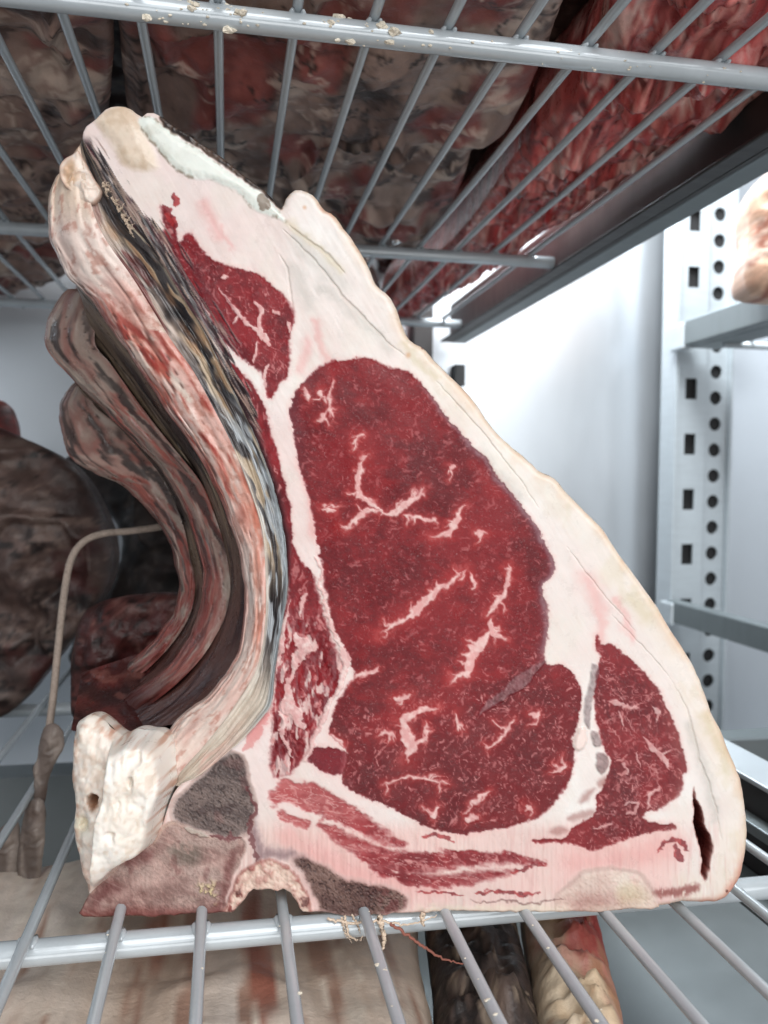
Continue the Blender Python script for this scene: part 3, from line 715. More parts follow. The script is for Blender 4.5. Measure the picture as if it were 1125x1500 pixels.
# grey gristle and dark dry seams
for gp, cc in ((GRIS1, (148, 118, 120)), (GRIS2, (140, 120, 122)), (GRIS3, (140, 116, 116)), (GRIS4, (122, 88, 88))):
    s_ = region(gp); m = ss(2.0, -2.0, s_)
    put(0.62 * m, lerpc(cc, np.array(cc) * 0.78, ss(-0.3, 0.5, fb(GX / 4, GY / 9, 51, 3)))); H += 2.0 * m * (1 + fine)
    LAB[s_ < 0] = 6
for gp in GRISL:
    s_ = region(gp); put(0.5 * ss(5, -4, s_), (150, 92, 86)); LAB[s_ < 0] = 6
wf = region([(847, 1066), (856, 1070), (858, 1092), (846, 1100), (840, 1090)]); put(ss(1.5, -1.5, wf), (236, 216, 208)); H += 3 * ss(2, -4, wf)
# dark dry crust where the lean meets the rib membrane (left upper edge)
dkw = np.interp(GY, [200, 260, 330, 420, 520, 600, 660], [19, 19, 28, 33, 27, 15, 6])
nE = GX * 0.85 - GY * 0.52; lE = GX * 0.52 + GY * 0.85
fE = fb(nE / 4.0 + 0.4 * mid, lE / 46, 52, 3); fE2 = fb(nE / 2.4, lE / 22, 49, 3); fE3 = fb(nE / 9, lE / 60, 50, 3)
dk = ss(-1.05, -0.80, SO / dkw + 0.75 * fE + 0.25 * fE2) * ss(470, 380, GX) * ss(660, 610, GY) * ss(196, 215, GY) * ss(150, 230, -GX + GY + 140)
dc = lerpc((44, 36, 38), (78, 44, 50), ss(-0.1, 0.35, fE3)); dc = over_(dc, 0.85 * ss(0.18, 0.34, fE), (150, 128, 116)); dc = over_(dc, 0.8 * ss(0.1, 0.3, fE2), (24, 20, 22)); dc = over_(dc, 0.7 * ss(0.25, 0.45, fb(nE / 3, lE / 70, 48, 3)), (186, 164, 146))
put(0.92 * dk, dc)
H += dk * (1.5 * fE + 0.8 * fE2)
purp = ss(-2.0, -0.7, SO / dkw + 0.5 * fE) * ss(470, 380, GX) * ss(660, 600, GY) * ss(290, 330, GY) * ss(3, -3, S_up)
put(0.55 * purp * ss(-0.5, 0.3, fE2), (86, 40, 48))
dk2 = ss(-9, -1, SO + 3 * mid) * ss(440, 430, GX) * ss(560, 620, GY) * ss(900, 820, GY)
put(0.75 * dk2, (60, 34, 38))
# knob, crescent cartilage and skin crust at the top
s_ = region(KNOB); put(0.9 * ss(5, -7, s_), lerpc((206, 182, 156), (226, 208, 188), ss(-0.4, 0.4, mid + fine * .4))); H += 5 * ss(4, -18, s_)
s_ = region(CRES); LAB[s_ < 0] = 7
put(0.95 * ss(2.5, -2.5, s_), lerpc((234, 238, 230), (206, 206, 194), ss(0.0, 0.7, mid)))
H += 4 * ss(3, -10, s_)
put(0.6 * ss(4, 0, np.abs(s_)) * ss(-0.2, 0.4, fine + mid), (120, 104, 84))
put(0.8 * smask([([(378, 284), (388, 300), (394, 310)], 12)], 1.5), (128, 112, 98))
s_ = region(CRUST); put(ss(2, -2, s_), lerpc((88, 70, 60), (46, 38, 36), ss(-0.3, 0.4, fine))); H += ss(2, -3, s_) * (1 + 2 * fine)
for pt, r in (((446, 303), 5), ((598, 520), 7)):
    put(0.5 * ss(r, 0, np.hypot(GX - pt[0], GY - pt[1])), (196, 130, 80))
bs = smask([([(1064, 1302), (1069, 1304)], 4), ([(802, 692), (815, 700), (826, 712)], 8), ([(606, 503), (620, 510)], 7)], 2.0); put(0.8 * bs, (96, 50, 46))
# bones
bone_n = fb(GX / 2.8, GY / 2.8, 53, 3); pore = ss(0.30, 0.55, fb(GX / 2.4, GY / 2.4, 54, 2))
near_b = smask([([(398, 1042), (372, 1078), (352, 1096)], 16)], 2.0); put(0.55 * near_b, (214, 120, 118))
smd = softm([([(366, 1200), (378, 1235), (384, 1262)], 9), ([(384, 1252), (420, 1250), (450, 1262)], 8)]); put(0.65 * smd, (118, 92, 98))
s_ = region(CHINE); LAB[s_ < 0] = 8
mm = ss(2.5, -2.5, s_); bn = fb(GX / 30, GY / 22, 55, 3)
put(mm, lerpc((180, 154, 145), (146, 114, 107), ss(-0.4, 0.5, bn)))
put(mm * 0.7 * ss(34, 8, np.hypot((GX - 272), (GY - 1250) * 1.3) + 12 * mid), (112, 104, 94))
put(mm * 0.75 * ss(60, 14, np.hypot((GX - 165) * 0.8, (GY - 1312) * 1.6) + 16 * mid), (128, 88, 82))
put(mm * 0.55 * ss(0.05, 0.4, fb((GX + GY) / 22, (GY - GX) / 10, 56, 3)), (196, 160, 150))
put(mm * 0.35 * ss(0.15, 0.5, bone_n), (110, 88, 82)); put(mm * ss(1322, 1342, GY) * 0.7, (128, 60, 56))
H += mm * (-1.5 + 0.7 * bone_n + 1.5 * fb(GX / 18, GY / 18, 69, 3))
put(0.6 * ss(5, 1, np.abs(s_ + 2)) * ss(1330, 1310, GY) * ss(330, 300, GX), (206, 176, 160))
put(mm * 0.55 * softm([([(150, 1328), (200, 1296), (250, 1290)], 10), ([(225, 1262), (240, 1290)], 7), ([(300, 1270), (330, 1262)], 8)]), (206, 174, 164))
put(mm * 0.6 * softm([([(190, 1262), (215, 1250)], 9), ([(340, 1250), (330, 1300), (322, 1330)], 7), ([(140, 1322), (165, 1300)], 9)]), (116, 64, 62))
s_ = region(VERT); LAB[s_ < 0] = 9; s_ = s_ + 4 * mid; mm = ss(5, -5, s_)
put(mm, lerpc((118, 102, 97), (86, 73, 71), ss(-0.4, 0.5, bn + 0.3 * bone_n)))
put(mm * 0.5 * ss(0.1, 0.5, bone_n), (152, 136, 130)); put(mm * 0.65 * pore, (54, 44, 43)); H += mm * (-2 + 1.1 * bone_n - 1.6 * pore)
sawb = fb((GX * .9 + GY * .4) / 60, (GY * .9 - GX * .4) / 3, 65, 3)
put(mm * 0.45 * ss(0.1, 0.5, sawb), (150, 130, 124)); put(mm * 0.5 * ss(0.15, 0.5, fb(GX / 26, GY / 18, 66, 3)), (66, 50, 50)); put(mm * 0.35 * ss(0.2, 0.5, fb(GX / 20, GY / 26, 67, 3)), (132, 92, 88))
put(0.7 * ss(4.5, 1, np.abs(s_ - 3)), (186, 160, 152))
cre = smask([([(270, 1211), (285, 1219), (308, 1225)], 8)], 1.0); put(0.85 * cre, (190, 176, 164)); H += 3 * cre
put(0.8 * smask([([(312, 1224), (330, 1228), (352, 1222)], 8), ([(362, 1150), (372, 1185), (366, 1230), (380, 1262)], 7)], 2.5), (112, 62, 64))
put(region(CHINE).__lt__(-2) * 0.35 * ss(0.1, 0.5, sawb), (196, 170, 160)); put(region(CHINE).__lt__(-3) * 0.5 * ss(0.2, 0.5, fb(GX / 16, GY / 22, 68, 4)), (120, 78, 74))
s_ = region(SPIN); LAB[s_ < 0] = 10; s_ = s_ + 4 * mid; mm = ss(5, -4, s_)
put(mm, lerpc((126, 98, 90), (86, 60, 56), ss(-0.4, 0.5, bn + 0.4 * bone_n))); put(mm * 0.5 * ss(0.1, 0.5, bone_n), (146, 118, 108)); put(mm * 0.7 * pore, (48, 32, 32))
put(mm * 0.6 * ss(520, 580, GX) * ss(-0.3, 0.4, fine), (92, 34, 36)); H += mm * (-2 + 1.5 * bone_n - 1.8 * pore)
put(0.55 * ss(6, 1, np.abs(s_ - 4)) * ss(620, 560, GX), (206, 170, 164))
s_ = region(CANAL); LAB[s_ < 0] = 11; mm = ss(2.5, -2.5, s_); cn = fb(GX / 9, GY / 9, 57, 4)
put(mm, lerpc((228, 200, 184), (196, 152, 140), ss(-0.3, 0.5, cn))); put(mm * 0.8 * ss(0.15, 0.4, fb(GX / 6, GY / 12, 58, 3)) * ss(372, 350, GX), (128, 58, 54))
put(mm * ss(-7, -1, s_ + 3 * fine) * 0.7, (150, 84, 78)); H += mm * (3 + 4 * cn + 1.0 * fine)
put(mm * ss(0.22, 0.42, cn) * ss(1288, 1300, GY) * 0.7, (92, 54, 50))
crumb = ss(0.0, 0.35, fb(GX / 5, GY / 5, 59, 3)) * ss(26, 8, np.hypot(GX - 303, (GY - 1306) * 0.9) + 10 * mid)
put(0.9 * crumb, (226, 208, 160)); H += 7 * crumb
s_ = region(CART); LAB[s_ < 0] = 12; s_ = s_ + 6 * mid; mm = ss(7, -7, s_)
put(0.6 * mm * ss(-0.9, 0.1, mid + fine + 0.3), lerpc((226, 216, 200), (202, 178, 164), ss(-0.3, 0.5, mid))); put(mm * 0.6 * ss(34, 2, np.hypot((GX - 872) * 0.45, GY - 1326) + 12 * mid + 5 * fine), (158, 104, 96)); put(mm * 0.5 * ss(24, 2, np.hypot((GX - 925) * 0.6, GY - 1312) + 9 * mid), (196, 178, 140))
put(0.35 * ss(5, 1, np.abs(s_)) * ss(1325, 1300, GY), (170, 138, 128)); H += mm * (1 + 0.8 * bone_n)
put(0.55 * ss(1318, 1334, GY) * ss(560, 640, GX) * ss(-0.5, 0.4, mid), (224, 206, 188))
put(0.7 * ss(-14, -4, SO + 9 * fb(GX / 12, GY / 8, 39, 3)) * ss(1310, 1325, GY) * ss(590, 640, GX) * ss(850, 780, GX), (228, 212, 194)); put(0.6 * smask([([(690, 1319), (740, 1322), (790, 1323), (830, 1318)], 3)], 2.0), (110, 74, 68))
edge_bot = ss(-4, 0, SO) * ss(1300, 1325, GY); put(0.6 * edge_bot * ss(-0.2, 0.4, fine), (132, 92, 80))
# the open slit beside the fat cap
s_ = region(SLIT); mm = ss(2, -3, s_)
put(mm, lerpc((132, 64, 56), (80, 34, 32), ss(-9, -1, -s_ - 9) + 0.4 * ss(0, .5, fine)))
H -= 46 * ss(0, -9, s_)
# overall form: gentle swell, rounded rim, sawn lower third flat
H += 3.0 * fb(GX / 160, GY / 160, 60, 2) + 1.2 * fb(GX / 48, GY / 48, 63, 3)
RB = np.where(GX > 400 + (GY - 300) * 0.55, 11.0, 5.0)
q = np.clip(1 + SO / RB, 0, 1)
H -= RB * (1 - np.sqrt(np.clip(1 - q * q, 0, 1)))

ROAST = at(600, 1336, D0)
roast = empty('rib_roast', (float(ROAST[0]), float(ROAST[1]) + 0.05, 0.003), 'large bone-in beef rib roast standing cut face forward on the wire shelf', 'meat')
keep = SO < 0
used = keep.copy()
used[:-1] |= keep[1:]; used[1:] |= keep[:-1]; used[:, :-1] |= keep[:, 1:]; used[:, 1:] |= keep[:, :-1]
used[:-1, :-1] |= keep[1:, 1:]; used[1:, 1:] |= keep[:-1, :-1]; used[1:, :-1] |= keep[:-1, 1:]; used[:-1, 1:] |= keep[1:, :-1]
gyS, gxS = np.gradient(SO, STEP)
gl = np.hypot(gxS, gyS) + 1e-6
PX = np.where(SO > 0, GX - SO * gxS / gl, GX); PY = np.where(SO > 0, GY - SO * gyS / gl, GY)
Hy, Hx = np.gradient(H, STEP)
cell = (keep[:-1, :-1] | keep[1:, :-1] | keep[:-1, 1:] | keep[1:, 1:]) & (SO[:-1, :-1] < 4)
idx = np.arange(GX.size).reshape(GX.shape)
quads = np.stack([idx[:-1, :-1], idx[1:, :-1], idx[1:, 1:], idx[:-1, 1:]], -1)
POS = at(PX, PY, D0) - (H * KPX)[..., None] * FW
NRM = -FW - Hx[..., None] * RT + Hy[..., None] * UP
NRM /= np.linalg.norm(NRM, axis=-1)[..., None]
GAIN = 0.86
LIN = srgb(C) * GAIN
PARTS = {0: ('fat_layer', M_FAT), 1: ('eye_muscle', M_LEAN), 2: ('upper_muscle', M_LEAN), 3: ('side_muscle', M_LEAN), 4: ('lower_muscle', M_LEAN), 5: ('cap_muscle', M_LEAN),
         6: ('gristle', M_LEAN), 7: ('cartilage', M_FAT), 8: ('chine_bone', M_BONE), 9: ('vertebra', M_BONE), 10: ('feather_bone', M_BONE), 11: ('canal_fat', M_FAT), 12: ('cartilage', M_FAT)}
PL = POS.reshape(-1, 3); NL = NRM.reshape(-1, 3); CL = LIN.reshape(-1, 3)
clab = LAB[:-1, :-1]
for lab, (nm, mat) in PARTS.items():
    f = quads[cell & (clab == lab)]
    if not len(f): continue
    u, inv = np.unique(f.ravel(), return_inverse=True)
    mesh_obj(nm, PL[u], inv.reshape(-1, 4), mat, roast, CL[u], True, NL[u])

# sides and back of the roast
NB = len(coarse); cen = np.array([560.0, 900.0])
tn = np.roll(coarse, -1, 0) - np.roll(coarse, 1, 0); tn /= np.linalg.norm(tn, axis=1)[:, None]
nrm2 = np.stack([-tn[:, 1], tn[:, 0]], -1)
test = coarse + nrm2 * 3
if (sdf_poly(test[:, 0], test[:, 1], coarse) < 0).mean() < 0.5: nrm2 = -nrm2       # inward
leftc = ((coarse[:, 0] < 423) & (coarse[:, 1] > 215) & (coarse[:, 1] < 1300) & (coarse[:, 0] < 200 + (coarse[:, 1] - 150) * 0.9 + 400 * (coarse[:, 1] > 600))
         & (sdf_poly(coarse[:, 0], coarse[:, 1], np.array([(90, 205), (139, 225), (300, 470), (440, 760), (440, 980), (380, 1085), (100, 1330), (60, 700)])) < 0)).astype(float)
lk_ = np.convolve(np.r_[leftc[-12:], leftc, leftc[:12]], np.ones(25) / 25, 'same')[12:-12]
rows = []; rc = []
RBc = np.where(coarse[:, 0] > 400 + (coarse[:, 1] - 300) * 0.55, 11.0, 5.0)
for j, dd in enumerate(np.r_[0, np.linspace(6, 520, 34)]):
    ins = 2.5 * (1 - math.exp(-dd / 20)) * fb(coarse[:, 0] / 40 + dd / 60, coarse[:, 1] / 40, 71, 3) * min(dd / 10, 1) * 2 + 26 * (dd / 520) ** 2 + 60 * max(dd - 430, 0) / 90 * max(dd - 430, 0) / 90
    p = coarse + nrm2 * np.asarray(ins)[:, None] + np.stack([30 * lk_ * min(dd / 30, 1), 0 * lk_], -1)
    rows.append(at(p[:, 0], p[:, 1], D0) + ((RBc + dd) * KPX)[:, None] * FW)
    t1 = fb(coarse[:, 0] / 18 + dd / 25, coarse[:, 1] / 18 + dd / 31, 72, 4); t2 = fb(coarse[:, 0] / 50 - dd / 40, coarse[:, 1] / 50, 73, 3)
    c = lerpc((222, 198, 170), (196, 160, 130), ss(-0.4, 0.5, t2)); c = c * (1 - 0.7 * ss(0.2, 0.5, t1)[:, None]) + np.array((126, 76, 60)) * (0.7 * ss(0.2, 0.5, t1))[:, None]
    c = c * (1 - lk_[:, None]) + np.array((70, 44, 42)) * lk_[:, None]
    rc.append(c)
V = np.vstack(rows); F = grid_faces(len(rows), NB, True).tolist(); F.append(list(range((len(rows) - 1) * NB, len(rows) * NB)))
mesh_obj('outer_crust', V, F, M_FAT, roast, srgb(np.vstack(rc)) * GAIN, True)

# --- ribs, the films and the meat between them (the hollow chest side)
C0c = OUT[::-1]
k0 = C0c.index((128, 222))
C0c = [(121, 203)] + C0c[k0:C0c.index((262, 1152)) + 1]
NS = 420
def sweep(name, Rc, Lc, dR, dL, colf, th1=math.pi, nT=64, relief=0.0012, seed=0, ends=(0.035, 0.03), mat=None, sag=0.0, nS=NS, tail=0.0):
    Rp = resample(catmull(Rc, 6, False), nS); Lp = resample(catmull(Lc, 6, False), nS)
    sv = np.linspace(0, 1, nS)
    if th1 > 2: Lp = Lp + np.stack([3.2 * fb(sv * 26, sv * 0 + seed, 88 + seed, 4), 3.2 * fb(sv * 26, sv * 0 + seed, 89 + seed, 4)], -1)
    s = np.linspace(0, 1, nS)[:, None]; th = np.linspace(0, th1, nT)[None]
    e = np.sqrt(np.clip(np.minimum(s / ends[0], 1) * np.minimum((1 - s) / ends[1], 1), 0, 1)) if ends else np.ones_like(s)
    if th1 > 2:
        w = np.sin(th) * e; dep = (tail * np.clip((s - 0.8) / 0.2, 0, 1) ** 1.5) + dR + (dL - dR) * (1 - np.cos(th)) * (0.35 + 0.65 * e)
        T = th / (math.pi / 2) + 0 * s
    else:
        T = th / th1 + 0 * s; w = T * 1.0; dep = dR + (dL - dR) * T + sag * np.sin(math.pi * T)
    S = s + 0 * th
    len_px = 1000.0
    r = fb(T * 5 + 0.6 * fb(S * 12, T * 3, 80 + seed, 2), S * 7, 81 + seed, 4) * 0.7 + fb(T * 14, S * 16, 85 + seed, 3) * 0.22 + fb(T * 22, S * 90, 184 + seed, 3) * 0.07
    r2 = np.abs(fb(T * 6 + 0.8 * fb(S * 7, T * 1.5, 86 + seed, 2), S * 1.6, 87 + seed, 2))
    dep = dep - relief * r * np.minimum(1, 6 * np.abs(np.sin(T * math.pi / 2 * 2 if th1 > 2 else T * math.pi)) + 0.15) + 0.0007 * ss(0.05, 0.0, r2)
    x = Rp[:, :1] * (1 - w) + Lp[:, :1] * w; y = Rp[:, 1:] * (1 - w) + Lp[:, 1:] * w
    P = at(x, y, D0 + dep)
    c = colf(S, T, r, r2)
    return mesh_obj(name, P.reshape(-1, 3), grid_faces(nS, nT), mat or M_RIB, roast, (srgb(c) * GAIN).reshape(-1, 3), True)
def band(S, a, b, w=0.05): return ss(a - w, a + w, S) * ss(b + w, b - w, S)
def over(c, m, col_): return c * (1 - m[..., None]) + np.asarray(col_, float) * m[..., None]

A1 = [(117, 212), (122, 240), (130, 285), (142, 325), (162, 362), (191, 402), (223, 453), (252, 500), (284, 545), (316, 604), (340, 652), (368, 724), (384, 780), (389, 840), (389, 900), (384, 948), (372, 988), (345, 1032), (306, 1084), (272, 1122), (250, 1150)]
S1 = [(96, 226), (82, 254), (72, 281), (70, 318), (72, 348), (79, 369), (93, 395), (111, 418), (137, 446), (177, 500), (200, 532), (240, 596), (280, 652), (308, 700), (332, 756), (350, 812), (358, 860), (356, 908), (348, 952), (332, 984), (308, 1012), (280, 1036), (254, 1060), (236, 1086), (226, 1112)]
R2 = [(142, 425), (140, 470), (140, 505), (162, 533), (194, 578), (227, 622), (264, 668), (297, 711), (315, 755), (329, 800), (337, 850), (333, 895), (314, 935), (290, 970), (255, 1005), (215, 1036), (175, 1062), (135, 1082)]
L2 = [(104, 420), (84, 440), (70, 470), (67, 507), (98, 545), (147, 596), (190, 640), (222, 670), (249, 711), (272, 750), (288, 800), (297, 840), (295, 880), (278, 930), (245, 975), (200, 1010), (160, 1034), (122, 1056)]
R3 = [(140, 560), (136, 590), (166, 618), (202, 652), (232, 688), (254, 730), (270, 775), (278, 815), (286, 850), (280, 895), (258, 935), (222, 975), (180, 1006), (140, 1032), (122, 1046)]
L3 = [(112, 556), (93, 578), (88, 613), (102, 667), (133, 689), (178, 711), (215, 745), (240, 780), (256, 820), (262, 855), (255, 890), (232, 930), (200, 960), (165, 988), (130, 1010), (112, 1026)]

def col_film(S, T, r, r2):
    u = T * 4.5 + S * 10 + 0.9 * fb(S * 26, T * 2, 90, 3); f1 = fb(u, S * 15, 91, 3); f2 = fb(u * 2.2, S * 40, 92, 3); f3 = fb(T * 2.5, S * 16, 93, 3)
    c = lerpc((74, 68, 68), (34, 30, 32), ss(-0.3, 0.4, f2))
    c = over(c, 0.9 * ss(-0.08, 0.2, f1) * band(S, 0.0, 0.66), (200, 178, 150))
    c = over(c, 0.9 * ss(0.45, 0.8, T) * band(S, 0.0, 0.34) * ss(-0.5, 0.1, f1 + 0.3), (204, 184, 170))
    c = over(c, 0.5 * ss(0.05, 0.3, f1 * 0.6 + f3 * 0.7) * band(S, 0.12, 0.42), (150, 104, 70))
    c = over(c, 0.85 * ss(-0.05, 0.2, fb(u * 1.3, S * 22, 94, 3)) * band(S, 0.42, 0.92), (196, 203, 208))
    c = over(c, 0.7 * ss(0.0, 0.3, fb(T * 5, S * 15, 95, 3)) * band(S, 0.1, 0.36) * ss(0.35, 0.8, T), (92, 26, 24))
    c = over(c, 0.96 * ss(0.74, 0.84, S), lerpc((218, 206, 190), (196, 176, 158), ss(-0.1, 0.5, fb(T * 3, S * 8, 96, 3))))
    c = over(c, 0.8 * ss(0.85, 1.0, S) * ss(0.0, 0.5, f3), (224, 170, 160))
    c = over(c, 0.85 * ss(0.75, 0.95, T) * band(S, 0.5, 0.95), (222, 210, 196))
    c = over(c, 0.85 * ss(0.10, 0.02, T) * ss(-0.5, 0.2, f2), (206, 192, 170))
    c = over(c, 0.8 * ss(0.25, 0.05, T) * band(S, 0.5, 0.86), (168, 178, 184))
    return c
def col_rib1(S, T, r, r2):
    T = T + 0.10 * fb(S * 24, T * 4, 105, 3) + 0.22 * fb(S * 6, T * 0.7, 107, 2)
    f1 = fb(T * 5, S * 13, 100, 4); f2 = fb(T * 11, S * 34, 101, 3); f3 = fb(T * 2.5, S * 7, 102, 3)
    c = lerpc((222, 196, 186), (236, 218, 208), ss(-0.3, 0.4, f1))
    c = over(c, 0.55 * ss(0.0, 0.4, f3), (226, 170, 158))
    c = over(c, 0.8 * ss(-0.4, 0.35, f1 + 0.5 * f2) * band(S, 0.27, 0.60, 0.09), (184, 84, 66))
    c = over(c, 0.75 * ss(0.0, 0.5, f2 + 0.5 * f1) * band(S, 0.24, 0.56, 0.07), (140, 44, 38))
    c = over(c, 0.85 * ss(0.12, 0.3, fb(T * 3.2, S * 18, 103, 3)) * band(S, 0.26, 0.52, 0.04), (236, 220, 206))
    c = over(c, 0.8 * ss(0.62, 0.9, T) * band(S, 0.33, 0.86, 0.06) * ss(-0.6, 0.2, f1), (158, 82, 76))
    c = over(c, 0.7 * ss(0.45, 0.1, T) * band(S, 0.5, 0.8, 0.06) * ss(-0.5, 0.2, f2), (196, 106, 82))
    c = over(c, 0.8 * ss(0.035, 0.005, r2) * band(S, 0.08, 0.75, 0.05), (86, 52, 46))
    c = over(c, 0.9 * ss(0.13, 0.07, S), lerpc((226, 204, 184), (206, 160, 118), ss(0.0, 0.5, f3)))
    c = over(c, 0.75 * ss(0.74, 0.86, S), lerpc((226, 208, 196), (206, 164, 152), ss(-0.1, 0.5, f1)))
    c = over(c, 0.5 * ss(0.1, 0.4, fb(T * 16, S * 70, 106, 3)), (168, 108, 92))
    c = over(c, ss(1.3, 1.6, T), (96, 54, 50))
    return c
def col_gap(S, T, r, r2):
    f1 = fb(T * 6 + 0.4 * fb(S * 10, T, 110, 2), S * 8, 111, 3)
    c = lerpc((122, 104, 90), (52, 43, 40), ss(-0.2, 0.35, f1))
    c = over(c, 0.8 * ss(0.05, 0.3, fb(T * 8, S * 6, 112, 3)) * ss(0.8, 0.5, S), (160, 140, 116))
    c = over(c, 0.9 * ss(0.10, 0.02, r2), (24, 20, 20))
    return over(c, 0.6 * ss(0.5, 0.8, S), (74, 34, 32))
def col_rib23(seed):
    def fn(S, T, r, r2):
        T = T + 0.12 * fb(S * 20, T * 4, 125 + seed, 3) + 0.2 * fb(S * 6, T * 0.7, 127 + seed, 2)
        f1 = fb(T * 5, S * 10, 120 + seed, 4); f2 = fb(T * 10, S * 26, 121 + seed, 3)
        c = lerpc((158, 139, 128), (140, 100, 91), ss(-0.3, 0.4, f1))
        c = over(c, 0.75 * ss(-0.05, 0.3, f2 + f1 * .4) * ss(0.08, 0.3, S), (156, 78, 68))
        c = over(c, 0.6 * ss(0.15, 0.4, fb(T * 3, S * 9, 122 + seed, 3)), (178, 162, 150))
        c = over(c, 0.75 * ss(0.16, 0.34, fb(T * 7 + S * 4, S * 9, 123 + seed, 3)) * ss(0.02, 0.1, S), (52, 44, 42))
        c = over(c, 0.8 * ss(0.03, 0.005, r2), (66, 50, 46))
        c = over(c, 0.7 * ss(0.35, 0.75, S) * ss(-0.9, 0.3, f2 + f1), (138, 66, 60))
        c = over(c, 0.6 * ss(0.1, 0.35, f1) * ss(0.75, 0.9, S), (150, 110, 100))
        c = over(c, 0.9 * ss(0.80, 0.93, S), (66, 28, 26))  # lower ends dark red with blood, cavity shade also painted into the colour
        return over(c, ss(1.3, 1.6, T), (70, 40, 38))
    return fn
sweep('rib_film', C0c, A1, 0.0012, 0.0045, col_film, 1.5, 56, 0.0016, 1, None, sag=0.0022)
sweep('rib_bone', A1, S1, 0.0030, 0.015, col_rib1, seed=2, relief=0.0026)
G1a = [(x + 6, y) for x, y in S1[5:-2]]; G1b = [(x - 9, y) for x, y in R2]
sweep('intercostal_meat', G1a, G1b, 0.022, 0.056, col_gap, 1.5, 48, 0.0035, 3, None, sag=0.004)
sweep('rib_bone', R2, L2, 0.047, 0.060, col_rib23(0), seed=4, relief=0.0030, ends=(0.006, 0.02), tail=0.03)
G2a = [(x + 6, y) for x, y in L2[3:]]; G2b = [(x - 9, y) for x, y in R3]
sweep('intercostal_meat', G2a, G2b, 0.068, 0.097, col_gap, 1.5, 40, 0.0035, 5, None, sag=0.004)
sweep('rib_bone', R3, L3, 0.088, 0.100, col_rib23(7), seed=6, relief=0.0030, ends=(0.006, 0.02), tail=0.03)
# the hollow behind the ribs closes on dark red lining
def col_lin(S, T, r, r2):
    f1 = fb(T * 4, S * 6, 130, 4); f2 = fb(T * 9, S * 13, 131, 3)
    c = lerpc((98, 42, 38), (52, 22, 21), ss(-0.3, 0.4, f1)); c = over(c, 0.6 * ss(0.15, 0.35, f2), (136, 88, 78))
    return over(c, 0.6 * ss(0.2, 0.5, fb(T * 3, S * 3, 132, 3)), (44, 20, 20))
sweep('chest_lining', [(104, 1070), (150, 1078), (200, 1094), (250, 1112), (285, 1092), (330, 1046), (352, 1010)], [(120, 985), (150, 975), (190, 962), (225, 950), (262, 925), (290, 895), (320, 850)], 0.010, 0.100, col_lin, 1.5, 60, 0.004, 8, None, sag=0.012, nS=200)

# --- generic solid from an outline: swollen front, swollen back
def pillow(name, poly, frame, mat, parent, front, back, width, step, colf=None, relief=0.0, rscale=0.02, seed=0, tag_=None, relf=None, pw=2.0):
    """frame = (origin, axis u, axis v, axis towards the viewer); poly in metres along u, v"""
    O, Ua, Va, Na = [np.asarray(a, float) for a in frame]
    P = catmull(poly, 4); P = resample(np.vstack([P, P[:1]]), 260)[:-1]
    P = P + step * 0.5 * np.stack([fb(P[:, 0] / rscale * 2, P[:, 1] / rscale * 2, seed + 3, 3), fb(P[:, 0] / rscale * 2, P[:, 1] / rscale * 2, seed + 5, 3)], -1)
    x = np.arange(P[:, 0].min() - 2 * step, P[:, 0].max() + 2 * step, step); y = np.arange(P[:, 1].min() - 2 * step, P[:, 1].max() + 2 * step, step)
    X, Y = np.meshgrid(x, y); S = sdf_poly(X, Y, P)
    gY, gX = np.gradient(S, step); g = np.hypot(gX, gY) + 1e-9
    kp = S < 0
    cl = kp[:-1, :-1] | kp[1:, :-1] | kp[:-1, 1:] | kp[1:, 1:]
    x2 = np.where(S > 0, X - S * gX / g, X); y2 = np.where(S > 0, Y - S * gY / g, Y)
    q = np.clip(-S / width, 0, 1); prof = (1 - (1 - q) ** pw) ** (1 / pw)
    rel = relief * (fb(X / rscale, Y / rscale, seed, 5, 0.45) + 0.5 * ss(0.16, 0.0, np.abs(fb(X / rscale * 0.7, Y / rscale * 0.7, seed + 9, 3))) - 0.25) * np.minimum(1, q * 3) if relief else 0
    if relf is not None: rel = rel + relf(X, Y, S)
    hf = front * prof + rel; hb = -back * prof
    idn = np.arange(X.size).reshape(X.shape)
    fq = np.stack([idn[:-1, :-1], idn[:-1, 1:], idn[1:, 1:], idn[1:, :-1]], -1)[cl]
    base = O + x2[..., None] * Ua + y2[..., None] * Va
    Vf = (base + hf[..., None] * Na).reshape(-1, 3); Vb = (base + hb[..., None] * Na).reshape(-1, 3)
    allf = np.vstack([fq, fq[:, ::-1] + X.size])
    u, inv = np.unique(allf.ravel(), return_inverse=True)
    V = np.vstack([Vf, Vb])[u]
    cols = None
    if colf is not None:
        cc = colf(X, Y, S, rel if not np.isscalar(rel) else X * 0).reshape(-1, 3)
        cols = (srgb(np.vstack([cc, cc])) * GAIN)[u]
    return mesh_obj(name, V, inv.reshape(-1, 4), mat, parent, cols, True)
def px_frame(cx, cy, d):
    return (at(cx, cy, d), RT, UP, -FW), (lambda pts: [((x - cx) * d / FPX, -(y - cy) * d / FPX) for x, y in pts])

